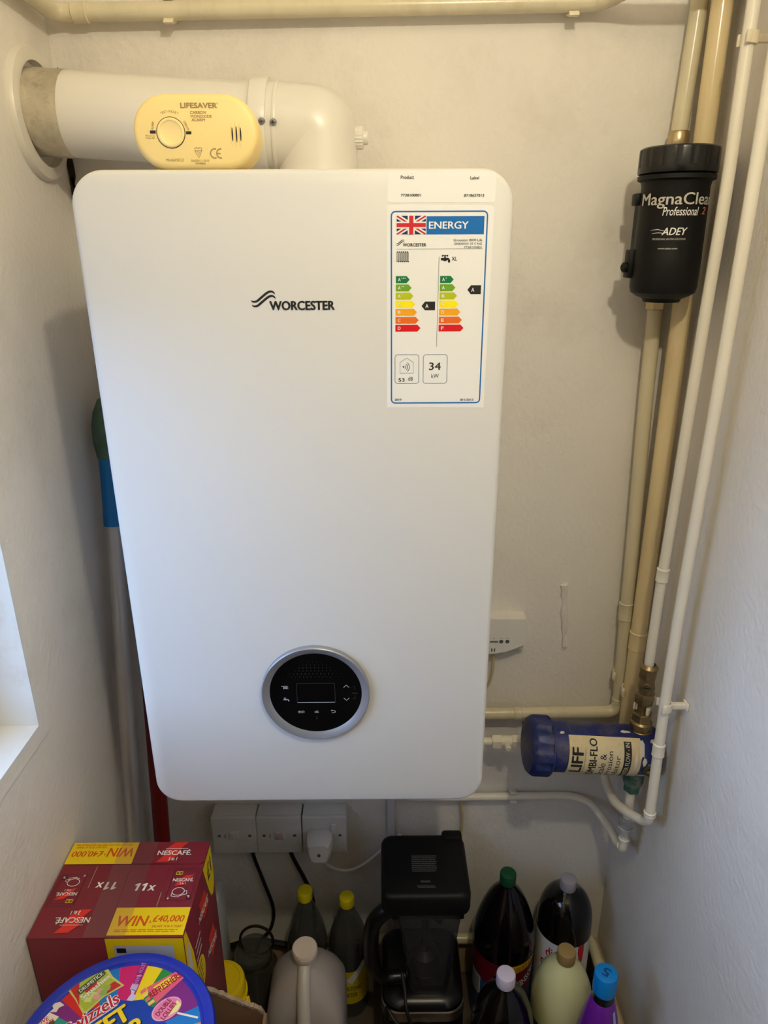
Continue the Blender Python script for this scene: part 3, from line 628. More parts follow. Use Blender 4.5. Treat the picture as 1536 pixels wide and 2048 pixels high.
# ------------------------------------------------------------------ scale inhibitor
IA, IB = Vector((.3265, .213, .7315)), Vector((.546, .217, .7130))
ax = (IB - IA).normalized(); MI = frame(IA, (0, -1, 0), ax)
inh = thing('scale_inhibitor', 'dusty blue canister lying sideways with peeling cream label', 'water filter', tuple(IA))
LI = (IB - IA).length
b_ = MB(); b_.lathe([(.040, .02), (.0415, .040), (.0415, LI - .006), (.040, LI - .001), (.030, LI)], MI, 48); b_.build('canister', navy_m, inh)
cp = MB(); secs = []
for r, z, g in ((.030, .0, 0), (.044, .0025, 0), (.0485, .008, .2), (.050, .012, 1), (.050, .034, 1), (.050, .0345, 0), (.049, .0375, 0), (.041, .0385, 0)):
    secs.append([MI @ Vector(((r - (.003 * g if (j % 8) in (0, 1, 2) else 0)) * cos(2 * pi * j / 80), (r - (.003 * g if (j % 8) in (0, 1, 2) else 0)) * sin(2 * pi * j / 80), z)) for j in range(80)])
cp.loft(secs); cp.build('screw_cap', navy_m, inh, 'notched blue screw cap')
def oni(u, v, h): a = v / .0415; return MI @ Vector(((.0416 + h) * cos(a), (.0416 + h) * sin(a), u))
sgn = 1 if (MI @ Vector((0, 1, 0)) - MI @ Vector((0, 0, 0))).z > 0 else -1
up = lambda v: v * sgn
def onl(u, v, h): return oni(u, up(v), h)
lb = Print(lift=.0002); lb.rect(.062, -.050, .182, .047, beige_m); lb.build(onl, 'label_sheet', inh, 'stained cream paper label', split=.006)
tx = Print(lift=.0004)
def V(t, u0, u1, v0, v1, m=ink_m, bold=.02):
    cu, cv = (u0 + u1) / 2, (v0 + v1) / 2; w, h = v1 - v0, u1 - u0; tx.text(t, cu - w / 2, cv - h / 2, cu + w / 2, cv + h / 2, m, 0, bold, 0, pi / 2)
V('LIFF', .0665, .0855, -.022, .0275, bold=.035); tx.rect(.0885, -.024, .0890, .026, ink_m)
V('COMBI-FLO', .0955, .1085, -.042, .0430, bold=.03); V('Scale &', .1130, .1235, -.030, .0190, bold=0); V('Corrosion', .1255, .1345, -.044, .0235, bold=0); V('Inhibitor', .1380, .1470, -.044, .0170, bold=0)
tx.rect(.153, -.042, .1655, .040, ink_m, 0)
cu, cv = .1592, .004; tx.text('WATER FLOW - IN', cu - .034, cv - .0036, cu + .034, cv + .0036, beige_m, 1, .012, 0, pi / 2)
tx.build(onl, 'lettering', inh, split=.006)
random.seed(11)
for u, v, a, b in ((.052, .050, .004, .003), (.160, .058, .009, .0028), (.1735, .006, .003, .022), (.183, .030, .005, .016), (.188, .008, .004, .008), (.200, .000, .009, .006), (.208, .018, .006, .013), (.210, -.004, .005, .012), (.205, .042, .007, .005), (.190, -.024, .010, .004), (.212, -.024, .004, .010)):
    ch = Print(lift=.0005)
    ch.poly([(u + a * cos(t) * random.uniform(.7, 1.15), v + b * sin(t) * random.uniform(.7, 1.15)) for t in [2 * pi * k / 14 for k in range(14)]], chip_m)
    ch.build(onl, 'paint_patch', inh, split=.006)
Ms = MI @ Matrix.Translation((0, 0, LI - .018)); a = up(-.008) / .0415
sc_ = MB(); Mz = frame(Ms @ Vector((.0400 * cos(a), .0400 * sin(a), 0)), ax, (Ms.to_3x3() @ Vector((cos(a), sin(a), 0))))
sc_.lathe([(.0135, 0), (.0135, .0035), (.0105, .0045), (.010, .0025), (.003, .0025), (.003, .005), (.001, .005)], Mz, 22, brass_m); sc_.box(-.008, .008, -.0016, .0016, .0035, .0048, m=nickel_m, M=Mz)
sc_.build('drain_screw', None, inh, 'tarnished brass drain screw')
VX, VY = .5195, .2215
val = thing('isolation_valve', 'tarnished brass isolating valve above the blue canister', 'valve', (VX, VY, .80))
Mv = Matrix.Translation((VX, VY, 0))
b_ = MB(); hexnut(b_, Mv, .0145, .856, .878); b_.ring([(.0140, .872), (.0146, .877), (.0100, .8820), (.0082, .879)], Mv, 20); b_.lathe([(.0100, .822), (.0125, .828), (.0138, .838), (.0122, .848), (.011, .858)], Mv, 20); b_.build('valve_body', brass_m, val)
b_ = MB(); hexnut(b_, Mv, .0160, .808, .828); b_.build('lower_nut', brass_m, val)
b_ = MB(); Mq = frame((VX - .004, VY - .0110, .845), (1, 0, 0), (-.3, -1, .1)); b_.lathe([(.0075, -.002), (.0075, .003), (.0065, .0042)], Mq, 16, brass_m); b_.box(-.0055, .0055, -.0009, .0009, .004, .0046, m=ink_m, M=Mq); b_.build('slot_screw', None, val)
b_ = MB(); b_.tube([(VX, VY, .81), (VX, VY, .775)], .0078, 18); b_.build('tail', brass_m, val)
b_ = MB(); hexnut(b_, Mv, .0165, .773, .790); b_.lathe([(.0190, .748), (.0190, .757), (.0180, .758), (.0180, .771), (.015, .774)], Mv, 24); b_.build('union_nut', brass_m, val)
clip('pipe_clip', 'stained cream clip wrapped round the brass valve tail', (VX, VY, .798), (0, 0, 1), (-.8, -.6, 0), .0086, clip_m, .036)
dn_ = thing('drain_fitting', 'verdigris brass fitting and grey pipe hanging under the blue canister', 'pipe fitting', (VX, .2205, .49))
Mv = Matrix.Translation((VX, .2205, 0))
b_ = MB(); b_.lathe([(.017, .685), (.0175, .668), (.0175, .650), (.0155, .643)], Mv, 24); hexnut(b_, Mv, .0145, .627, .645); b_.build('green_nut', verdi_m, dn_, 'green corroded nut')
MB().tube(fillet([(VX, .2205, .63), (VX, .2205, .497), (VX, .226, .489)], .008), .0078, 18).build('tail_pipe', pale_m, dn_)
b_ = MB(); hexnut(b_, Mv, .0135, .553, .567, seg=8); hexnut(b_, Mv, .0140, .533, .547, seg=8); b_.lathe([(.0105, .546), (.012, .55), (.0105, .554)], Mv, 18); b_.build('coupling', greyp_m, dn_, 'grey painted coupling')
b_ = MB(); b_.ring([(.0080, .516), (.0100, .517), (.0100, .519), (.0080, .520)], Mv, 20); b_.build('elbow_collar', pale_m, dn_)

# ------------------------------------------------------------------ sockets, plug, cables, conduits under the boiler
def plate(x0, x1, name, label, kind):
    t = thing(name, label, 'socket', ((x0 + x1) / 2, YB, .381))
    MB().box(x0, x1, .332, YB, .383, .471, .003).build('back_box', elec_m, t)
    MB().box(x0 - .0006, x1 + .0006, .3235, .333, .3815, .4718, .0028, 3).build('faceplate', elec_m, t)
    cx = (x0 + x1) / 2; zc = .4265
    for x in (x0 + .014, x1 - .013):
        s_ = MB(); M = frame((x, .3236, zc), (1, 0, 0), (0, -1, 0)); s_.lathe([(.0033, -.001), (.0033, .0004), (.0026, .0008), (.001, .0008)], M, 14, ink(96, 90, 84)); s_.build('screw', None, t)
    if kind == 'spur':
        s_ = MB(); s_.box(cx - .010, cx + .010, .3222, .324, zc - .011, zc + .011, .001); s_.build('rocker_frame', elec_m, t)
        s_ = MB(); s_.box(cx - .0075, cx + .0075, .3195, .323, zc - .0085, zc + .0085, .0015, M=Matrix.Translation((0, .321, zc)) @ Matrix.Rotation(radians(6), 4, 'X') @ Matrix.Translation((0, -.321, -zc))); s_.build('rocker', elec_m if x0 < -.2 else mat('pinkish_rocker', (206, 180, 172), .4), t)
        s_ = MB(); s_.box(x0 + .025, x0 + .0265, .3228, .324, zc - .005, zc + .004); s_.build('fuse_slot', ink(120, 114, 108), t)
    else:
        s_ = MB(); s_.box(x1 - .030, x1 - .020, .3195, .3238, .432, .456, .0015, M=None); s_.build('rocker', elec_m, t)
    return t
plate(-.2525, -.1655, 'fused_switch', 'dusty white fused switch box, leftmost of three under the boiler', 'spur')
plate(-.1640, -.0765, 'fused_switch', 'dusty white fused switch box with pinkish rocker, middle of three', 'spur')
plate(-.0735, .0130, 'wall_socket', 'dusty white wall socket box with a plug in it', 'socket')
pg = thing('power_plug', 'white three-pin plug pushed into the wall socket under the boiler', 'plug', (-.039, .30, .415))
b_ = MB(); o_ = [(-.026, .0), (-.024, -.012), (-.020, -.030), (-.012, -.036), (.012, -.036), (.020, -.030), (.024, -.012), (.026, .0), (.024, .014), (.014, .020), (-.014, .020), (-.024, .014)]
b_.loft([[(-.039 + a * s, y, .423 + b * s) for a, b in o_] for y, s in ((.3225, .96), (.318, 1), (.302, .98), (.297, .93), (.288, .84), (.285, .74))]); b_.build('plug_body', whitec_m, pg)
b_ = MB(); b_.lathe([(.0035, 0), (.0035, .0008)], frame((-.039, .2848, .415), (1, 0, 0), (0, -1, 0)), 12); b_.build('screw', ink(90, 84, 76), pg)
def cable(name, label, pts, r, m): return tag(MB().tube(spline(pts), r, 10).build(name, m, None, loc=pts[0]), label, 'cable')
cable('plug_cable', 'white flex drooping from the plug to the right', [(-.037, .305, .392), (-.034, .318, .366), (-.020, .335, .330), (.010, .345, .311), (.042, .348, .322), (.081, .348, .360), (.12, .35, .40)], .0030, whitec_m)
cable('spur_cable', 'thin black cable hanging from the leftmost switch box', [(-.182, .350, .385), (-.181, .352, .345), (-.165, .355, .268), (-.150, .355, .195), (-.158, .354, .140), (-.185, .350, .10), (-.20, .345, .05)], .0037, cord_m)
cable('spur_cable', 'black cable hanging from the middle switch box', [(-.106, .350, .385), (-.102, .352, .345), (-.081, .355, .282), (-.066, .357, .225), (-.0635, .358, .16), (-.066, .357, .06)], .0042, cord_m)
cable('low_hose', 'black hose lying low along the back wall behind the jars', [(-.30, .335, .085), (-.25, .338, .103), (-.20, .340, .117), (-.14, .340, .110), (-.09, .338, .090), (-.05, .33, .05)], .0065, cord_m)
b_ = MB(); b_.box(.094, .109, .355, YB, .13, .62, .002); tag(b_.build('cable_trunking', mat('white_trunking', (206, 204, 208), .4), None, loc=(.10, YB, .13)), 'white vertical cable trunking on the back wall below the boiler', 'trunking')
cable('hanging_cable', 'yellowed cable hanging below the right end of the boiler', [(.240, .35, .56), (.2415, .352, .48), (.2455, .353, .44), (.2435, .354, .38), (.235, .355, .25)], .0030, mat('yellowed_cable', (196, 178, 132), .5))

# ------------------------------------------------------------------ mop and broom handle in the left corner
mp = thing('mop', 'aluminium pole mop with blue sleeve standing behind the boiler', 'mop', (-.342, .05, 0))
A, B = Vector((-.3385, .060, .003)), Vector((-.3300, .300, 1.30)); D_ = (B - A)
at = lambda z: A + D_ * ((z - A.z) / D_.z)
MB().tube([at(.003), at(.70)], .0120, 20).build('lower_pole', alum_m, mp); MB().tube([at(.695), at(1.12)], .0132, 20).build('upper_pole', alum_m, mp)
MB().tube([at(1.112), at(1.15), at(1.19), at(1.222)], [.0155, .0152, .0155, .0165], 20).build('sleeve', blueh_m, mp, 'bright blue plastic sleeve')
hd = MB(); M = frame(at(1.21), (1, 0, 0), D_); hd.lathe([(.010, 0), (.0175, .006), (.0225, .03), (.0230, .055), (.020, .075), (.012, .095), (.001, .10)], M, 24)
for v in hd.v: v.x = max(v.x, XL + .002)
hd.build('mop_pad', green_m, mp, 'green grey mop pad')
rb = thing('broom_handle', 'dark red broom handle standing in the left corner', 'handle', (-.325, .26, 0))
MB().tube([(-.3385, .245, .002), (-.3320, .262, .40), (-.3120, .285, .90)], [.0145, .0145, .0145], 18).build('stick', red_m, rb)
b_ = MB(); b_.lathe([(.0145, 0), (.0145, .004), (.010, .012), (.001, .014)], frame((-.3120, .285, .90), (1, 0, 0), (.02, .05, .5)), 18); b_.build('rounded_end', red_m, rb)

# ------------------------------------------------------------------ coffee carton
cx0, cx1, cy0, cy1, cz0, cz1 = -.360, -.1645, -.1235, .0275, .353, .713
cof = thing('coffee_carton', 'maroon and yellow coffee carton with taped top against the left wall', 'box', (-.262, -.048, cz0))
b_ = MB(); b_.box(cx0, cx1, cy0, cy1, cz0, cz1 - .003, .0015); b_.build('carton_body', maroon_m, cof)
# top: two long side flaps over, with the corner seam; separate card pieces with real gaps
def flap(pts, z, nm, m=maroon_m, th=.0026):
    b_ = MB(); b_.loft([[(cx0 + a / 1000, cy0 - .0 + b / 1000, z) for a, b in pts], [(cx0 + a / 1000, cy0 + b / 1000, z + th) for a, b in pts]]); return b_.build(nm, m, cof)
W, H = 195.5, 151.0
flap([(0.3, 0.3), (96.6, 0.3), (97.2, 43), (94.2, 112), (0.3, 112)], cz1 - .0032, 'top_flap'); flap([(97.2, 0.3), (W - .3, 0.3), (W - .3, 112), (94.8, 112), (97.8, 43)], cz1 - .0032, 'top_flap')
flap([(0.3, 112.6), (94.4, 112.6), (94.9, H), (0.3, H)], cz1 - .0030, 'top_flap'); flap([(95.2, 113.4), (W - 6, 111.8), (W - .3, 118), (W - .3, H), (95.6, H)], cz1 - .0024, 'top_flap')
ontop = lambda u, v, h: Vector((cx0 + u, cy0 + v, cz1 - .0004 + h + (.0006 if (v > .112 and u > .095) else 0)))
t_ = Print(.001, lift=.0004)
def leafs(x0, y0, x1, y1, m, fl=False):
    pts = [(0, 0), (.45, .02), (.75, .35), (.82, .75), (1, 1), (.5, .98), (.25, .7), (.2, .3)]
    if fl: pts = [(1 - a, 1 - b) for a, b in pts]
    t_.poly([(x0 + (x1 - x0) * a, y0 + (y1 - y0) * b) for a, b in pts], m, 0)
def nes(x0, y0, x1, y1, rot):
    t_.text('NESCAFÉ.', x0, y0, x1, y1, inkw_m, 2, .02, 0, rot)
    c, d = (x0 + x1) / 2, (y0 + y1) / 2; s = -1 if rot else 1; h = y1 - y0
    t_.text('3 in 1', c - 6, d - s * h * 1.15 - h * .3, c + 6, d - s * h * 1.15 + h * .3, inkw_m, 2, .02, 0, rot); t_.rect(c - (x1 - x0) * .30, d + s * h * .62 - .3, c + (x1 - x0) * .36, d + s * h * .62 + .3, inkw_m, 2)
t_.rect(0.3, 113, 94, H - .3, yel_m); t_.rect(98.6, 3, 194.5, 42.8, yel_m)
leafs(128, 115, 165, 150.3, redp_m); nes(126, 127, 174, 137, 0)
leafs(31, 6.5, 67, 41, redp_m, True); nes(25, 19, 70, 29, pi)
t_.text('WIN', 54, 125.3, 90.8, 141.2, redw_m, 1, .02, .12, pi); t_.text('A', 49.5, 127.5, 52.5, 131.5, redw_m, 1, .02, 0, pi); t_.text('£40,000', 4.5, 125.6, 48.5, 137, redw_m, 1, .02, .12, pi); t_.text('SALARY FOR A YEAR*', 6, 140, 49, 144, redw_m, 1, .01, .12, pi)
for k in range(2): t_.small(5, 145.6 + 2.1 * k, 88, .9, redw_m, 1, k)
t_.text('WIN', 105.4, 15.6, 145, 30.6, redw_m, 1, .02, .12); t_.text('A', 146.5, 19.5, 149.5, 24, redw_m, 1, .02); t_.text('£40,000', 150.5, 20.2, 190.5, 31.2, redw_m, 1, .02, .12); t_.text('SALARY FOR A YEAR*', 152, 13.6, 191, 17.2, redw_m, 1, .01, .12)
for k in range(2): t_.small(106, 10 - 2.4 * k, 186, .9, redw_m, 1, k + 5)
for ox, oy, sg in ((110, 68.6, 1), (87.5, 82.6, -1)):
    for k in (0, 9.5): t_.poly([(ox + sg * (k + a), oy + sg * b) for a, b in ((3.2, 0), (6.2, 0), (8.2, 12), (5.8, 12), (1.2, 9.6), (1.6, 7.6), (4.6, 8.6))], inkw_m, 1)
    x0_, x1_ = sorted((ox + sg * 19.5, ox + sg * 29.5)); y0_, y1_ = sorted((oy, oy + sg * 8.6)); t_.text('x', x0_, y0_, x1_, y1_, inkw_m, 1, .02, .1, 0 if sg > 0 else pi)
DM = ink(70, 14, 26)
for sx, (px, py), rot in ((1, (172.8, 77), 0), (-1, (24.8, 72.5), pi)):
    def q2(a, b): return (px + sx * a, py + sx * b)
    t_.line([q2(*z) for z in ((-15, -23), (17, -23), (17, 23), (-15, 23))], .6, DM, 0, True); t_.line([q2(*z) for z in ((17, -23), (20, -18), (20, 27), (-12, 27), (-15, 23))], .5, DM)
    pts = [q2(a, b) for a, b in ((-4, -1), (10, -1), (13, 14), (2, 12), (-2, 6))]; t_.poly([q2(*z) for z in ((-9, -1), (2, 1), (6, 8), (14, 17), (3, 16), (-4, 10))], redp_m, 0)
    u, v = q2(1, 9); t_.text('NESCAFÉ.', u - 14, v - 3.2, u + 14, v + 3.2, inkw_m, 2, .02, 0, rot); u, v = q2(1.5, 2.5); t_.text('3 in 1', u - 4, v - 1.6, u + 4, v + 1.6, inkw_m, 2, .02, 0, rot)
    u, v = q2(-7, 19.5); t_.line([(u - 4, v - 2.2), (u + 4, v - 2.2), (u + 4.4, v + 2.2), (u - 4, v + 2.2)], 1.0, ink(240, 220, 40), 1, True); t_.text('6', u - 1, v - 1.2, u + 1.5, v + 1.2, ink(240, 220, 40), 1, .03, 0, rot)
    u, v = q2(-1, -10); t_.line([(u + 8 * cos(k), v + 6 * sin(k)) for k in [2 * pi * i / 20 for i in range(20)]], .9, inkw_m, 1, True); t_.line([(u + 8 * sx, v), (u + 11 * sx, v + 1.5), (u + 12 * sx, v - 4 * sx), (u + 6 * sx, v - 5.5 * sx)], .9, inkw_m, 1)
    t_.line([(u - 8, v - 1), (u - 8, v - 7 * sx), (u, v - 8.5 * sx), (u + 6, v - 6 * sx)], .8, inkw_m, 1)
    u, v = q2(-12, -20.5); t_.text('6', u - 1.1, v - 1.8, u + 1.1, v + 1.8, inkw_m, 1, .02, 0, rot); u, v = q2(14, -18); t_.rect(u - 2.5, v - 3.4, u + 2.5, v + 3.4, DM, 1); t_.text('x4', u - 1.8, v - 2, u + 1.8, v + 2, inkw_m, 2, .02, 0, rot + pi / 2)
t_.rect(48.3, 73, 49.6, 109, ink(150, 126, 100), 1); t_.rect(149.0, 44, 150.2, 66, ink(150, 126, 100), 1); t_.rect(149.2, 84, 150.0, 106, ink(120, 26, 34), 1)
t_.build(ontop, 'lettering', cof, 'printed carton graphics')
s_ = MB(); s_.box(cx0 + .070, cx0 + .122, cy0 - .0006, cy1 + .0006, cz1 + .0008, cz1 + .0009); s_.build('packing_tape', tape_m, cof, 'crinkled clear packing tape')
fr_ = Print(.001, lift=.0003); onfr = lambda u, v, h: Vector((cx0 + u, cy0 - h, cz1 + v))
fr_.rect(97.5, -150, W - .5, -1.5, yel_m); fr_.rect(107, -80, 182, -13, ink(190, 192, 206), 1); fr_.rect(110, -26, 122, -18, ink(30, 24, 40), 2); fr_.build(onfr, 'front_print', cof, 'yellow and grey front print')
rt_ = Print(.001, lift=.0003); onrt = lambda u, v, h: Vector((cx1 + h, cy0 + u, cz1 + v))
rt_.poly([(1, -1.5), (10, -1.5), (28, -60), (40, -150), (1, -150)], yel_m); rt_.poly([(7, -28), (16, -28), (20, -80), (9, -82)], ink(200, 200, 206), 1)
rt_.poly([(103, -2), (148, -2), (149, -60), (146, -72), (138, -82), (128, -78), (120, -60)], yel_m); rt_.text('£1', 120, -42, 141, -14, ink_m, 1, .03)
rt_.poly([(70, -30), (100, -34), (112, -70), (84, -72)], redp_m); rt_.text('NESCAFÉ.', 62, -60, 112, -46, inkw_m, 2, .02, 0, radians(-12))
for k in range(3): rt_.small(36, -68 - 12 * k, 62, 3, inkw_m, 1, k)
rt_.ell(44, -128, 22, 30, yel_m, 1); 
for k in range(5): rt_.rect(34, -146 + 9 * k, 54, -143 + 9 * k, ink(70, 60, 40), 2)
rt_.poly([(92, -120), (120, -120), (128, -160), (100, -165)], redp_m); rt_.text('NESCAFÉ.', 82, -152, 132, -138, inkw_m, 2, .02, 0, radians(-20))
rt_.build(onrt, 'side_print', cof, 'yellow badges and red emblems')
tag(MB().box(-.352, -.172, -.115, .02, 0, .3525, .002).build('support_carton', card_m, None, loc=(-.26, -.048, 0)), 'plain brown carton under the maroon coffee carton', 'box')

# ------------------------------------------------------------------ sweet tub in the open tray
TX_, TY_, TZ = -.212, -.243, .700
tub = thing('sweet_tub', 'round royal blue tub with colourful sweet-picture lid in front', 'tub', (TX_, TY_, .512))
Mt = Matrix.Translation((TX_, TY_, 0))
MB().lathe([(.080, .513), (.083, .515), (.094, .684)], Mt, 64).build('bucket', royal_m, tub)
b_ = MB(); b_.lathe([(.106, .676), (.109, .677), (.1105, .690), (.1105, .697), (.1085, .7005), (.104, .7012), (.0985, .7000), (.0965, .6978), (.0945, .6975), (.001, .6975)], Mt, 96); lid = b_.build('lid', royal_m, tub, 'blue snap lid with printed picture disc')
g = Print(.001, lift=.0003); onlid = lambda u, v, h: Vector((TX_ + u, TY_ + v, .6976 + h)); R_ = 94.0
LB = ink(18, 120, 200); MG = ink(210, 24, 110); YL = ink(244, 214, 8); GR = ink(44, 140, 62); PU = ink(128, 34, 130); RE = ink(214, 34, 30); OR = ink(240, 140, 24); TE = ink(40, 150, 140); RB = ink(8, 62, 170)
deg = [(200, 214, PU), (166, 200, GR), (156, 166, TE), (146, 156, PU), (124, 146, RE), (104, 124, LB), (84, 104, MG), (72, 84, YL), (54, 72, GR), (28, 54, PU), (16, 28, LB), (2, 16, OR), (-16, 2, RE), (-60, -16, MG), (-110, -60, LB), (-146, -110, YL)]
for a, b, m in deg:
    n = 5; arc = [(R_ * cos(radians(a + (b - a) * k / n)), R_ * sin(radians(a + (b - a) * k / n))) for k in range(n + 1)]; g.poly([(0, 0)] + arc, m, 0)
g.poly([(62 * cos(2 * pi * k / 26 + .1) * (1.0 if k % 2 else .93), 54 * sin(2 * pi * k / 26 + .1) * (1.0 if k % 2 else .93)) for k in range(26)], RB, 1)
g.poly([(-79, 67), (-62, 79), (-42.5, 95), (-28, 80), (-10.5, 69), (-30, 55), (-45, 34), (-62, 52)], ink(206, 206, 110), 2)
g.poly([(-76, 66), (-62, 76), (-43, 91), (-30, 78), (-14, 69), (-31, 57), (-45, 38), (-61, 53)], ink(176, 190, 60), 3)
for pts in (((-74, 66), (-65, 72), (-54, 44), (-60, 52)), ((-60, 66), (-48, 76), (-40, 70), (-52, 60)), ((-24, 74), (-14, 69), (-30, 57), (-36, 62))): g.poly(list(pts), ink(196, 44, 40), 4)
for k, (u, v) in enumerate(((-42, 58), (-36, 62), (-30, 66), (-47, 52), (-38, 55), (-32, 60))): g.rect(u - 4, v - 3, u + 4, v + 3, (ink(206, 222, 140), ink(226, 160, 160), ink(150, 180, 90))[k % 3], 5 + .12 * k)
def RT(t, cx, cy, w, h, a, m, L, bold=.02, sh=0): g.text(t, cx - w / 2, cy - h / 2, cx + w / 2, cy + h / 2, m, L, bold, sh, radians(a))
def plate2(cx, cy, w, h, a, m, L):
    c, s = cos(radians(a)), sin(radians(a)); g.poly([(cx + x * c - y * s, cy + x * s + y * c) for x, y in rr(-w / 2, w / 2, -h / 2, h / 2, h * .3, 4)], m, L)
plate2(-51, 73, 34, 8, 50, ink(60, 84, 46), 5); RT('DRUMSTICK', -51, 73, 30, 5, 50, inkw_m, 6); RT('Squashies', -43.5, 66.5, 36, 8.4, 50, inkw_m, 6, .035)
g.poly([(-1.5, 62), (1.5, 102), (9, 101.5), (5.5, 61)], ink(120, 36, 120), 2); g.poly([(-2.5, 64), (5.5, 62), (6.2, 70), (-1.5, 71)], ink(196, 186, 226), 3); g.poly([(-2, 51), (1, 59), (-1, 64), (5, 63), (4, 58), (8.5, 57), (5, 50)], ink(206, 198, 236), 3)
RT('PARMA VIOLETS', 3.6, 84, 30, 5, 86, ink(230, 120, 200), 4); g.rect(.5, 80, 7, 80.6, inkw_m, 5)
g.poly([(49.8, 88), (16.5, 66), (33.5, 48), (60, 80)], ink(232, 96, 120), 2); g.poly([(24, 66), (36, 62), (52, 80), (40, 79)], ink(244, 218, 70), 3); RT('REFRESHERS', 38, 69, 40, 8.5, 42, ink(176, 16, 40), 4, .03)
for k in range(4): g.poly([(15 + k * 4.6, 66 - k * 4.6), (18 + k * 4.6, 63 - k * 4.6), (13 + k * 4.4, 58 - k * 4.6), (10.5 + k * 4.4, 61 - k * 4.6)], ink(246, 206, 120) if k % 2 else ink(232, 110, 130), 3)
g.ell(47.5, 41, 17, 12.5, ink(246, 170, 196), 2, 30, radians(35)); g.ell(47.5, 41, 15.5, 11, ink(236, 132, 176), 3, 30, radians(35)); g.poly([(52, 32), (60, 38), (63, 46), (57, 51), (55, 42)], ink(246, 234, 150), 4)
RT('DOUBLE', 43.5, 42.5, 21, 6, 62, ink(150, 16, 44), 5, .02); RT('LOLLIES', 50.5, 38.5, 21, 6, 62, ink(150, 16, 44), 5, .02); g.line([(61, 36), (86, 30.5)], 2.2, inkw_m, 3)
RT('Swizzels', -36.5, 35, 63, 17.5, 41, inkw_m, 5.6, .10, .15); RT('Swizzels', -36.5, 35, 61, 16, 41, ink(196, 20, 60), 6.6, .02, .15); g.line([(-43.5, 16.5), (-10.5, 45.2)], .9, inkw_m, 6.4)
RT('SWEET', -23.5, 13.5, 78, 23, 41, ink(20, 24, 60), 3, .08); RT('SWEET', -24.5, 14.5, 76, 21.5, 41, YL, 4.8, .05); RT('SHOP', 3, 5, 60, 22, 41, ink(20, 24, 60), 3, .08); RT('SHOP', 2, 6, 58, 20.5, 41, YL, 4.8, .05)
g.poly([(-95, 20), (-86, 38), (-73, 33), (-82, 14)], ink(240, 226, 216), 2); g.poly([(-87, 47), (-83, 42), (-86, 38), (-78, 38), (-77, 43), (-72, 46), (-79, 50)], ink(226, 216, 212), 3); RT('LOVE', -90, 27, 15, 5, 38, ink(196, 30, 60), 3); RT('HEARTS', -84, 24, 18, 5, 38, ink(196, 30, 60), 3); g.ell(-78, 26, 3.4, 2.6, ink(30, 90, 60), 3)
g.build(onlid, 'printed_disc', lid, 'printed sweet pictures')
tray = thing('open_carton', 'open brown cardboard tray with torn rim around the blue tub', 'box', (-.2, -.27, .502))
def wall(o, nm, thick): 
    return MB().loft([[Vector(q) for q in o], [Vector(q) + Vector(thick) for q in o]]).build(nm, card_m, tray)
x0, x1, y0, y1 = -.314, -.070, -.36, -.1335
wall([(x0, y1, .502), (x1, y1, .502), (x1, y1, .589), (-.079, y1, .5975), (-.100, y1, .608), (-.134, y1, .630), (-.18, y1, .641), (-.225, y1, .630), (x0, y1, .565)], 'back_wall', (0, .004, 0))
wall([(x1, y0, .502), (x1, y1, .502), (x1, y1, .589), (x1, y0 + .05, .60), (x1, y0, .62)], 'right_wall', (.004, 0, 0)); wall([(x0, y0, .502), (x0, y1, .502), (x0, y1, .565), (x0, y0, .565)], 'left_wall', (-.004, 0, 0)); wall([(x0, y0, .502), (x1, y0, .502), (x1, y0, .62), (x0, y0, .565)], 'front_wall', (0, -.004, 0))
MB().box(x0, x1, y0, y1, .502, .512).build('base', card_m, tray)
random.seed(21); b_ = MB()
rim = [(-.18, .641), (-.155, .636), (-.134, .630), (-.118, .6195), (-.100, .608), (-.092, .6045), (-.085, .600), (-.079, .5975), (-.072, .591), (-.068, .580), (-.067, .566)]
secs = []
for k, (x, z) in enumerate(rim[:-1]):
    x2, z2 = rim[k + 1]; n = 6
    for j in range(n):
        t = j / n; X = x + (x2 - x) * t; Z = z + (z2 - z) * t; up_ = random.uniform(.0004, .0026); yj_ = random.uniform(-.0007, .0007)
        secs.append([Vector((X, y1 - .0009 + yj_, Z - random.uniform(.001, .0035))), Vector((X, y1 - .0008 + yj_, Z + up_)), Vector((X + random.uniform(-.0008, .0008), y1 + .0046 + yj_, Z + random.uniform(.0002, .0030))), Vector((X, y1 + .0048 + yj_, Z - .002))])
b_.loft(secs)
b_.build('torn_edge', cardlt_m, tray, 'ragged pale torn rim')
tag(MB().box(-.300, -.074, -.358, -.136, 0, .5015, .002).build('lower_carton', card_m, None, loc=(-.2, -.26, 0)), 'closed brown carton under the open tray', 'box')

# ------------------------------------------------------------------ jars, jug and bottles on the floor
tag(MB().box(-.305, -.236, .245, .31, 0, .325, .004).build('white_carton', mat('greyish_white_card', (196, 198, 194), .6, var=.06, scale=14), None, loc=(-.27, .27, 0)), 'narrow greyish white carton behind the maroon coffee carton', 'box')
yj = thing('yellow_lid_jar', 'clear plastic jar with yellow screw lid and strap behind the tray', 'jar', (-.207, .135, 0))
Mj = Matrix.Translation((-.207, .135, 0)); b_ = MB(); b_.lathe([(.038, .002), (.046, .008), (.0475, .06), (.0475, .20), (.044, .228), (.037, .243), (.037, .258)], Mj, 36, c1=False); b_.build('jar_body', pet_m, yj)
b_ = MB(); secs = []
for r, z, gg in ((.039, .252, 0), (.0405, .254, 1), (.0405, .276, 1), (.039, .280, 0), (.033, .281, 0), (.032, .2785, 0), (.001, .2785, 0)): secs.append([(-.207 + (r + (.0007 if j % 2 and gg else 0)) * cos(2 * pi * j / 72), .135 + (r + (.0007 if j % 2 and gg else 0)) * sin(2 * pi * j / 72), z) for j in range(72)])
b_.loft(secs); b_.build('screw_lid', lid_yel_m, yj, 'yellow ribbed screw lid')
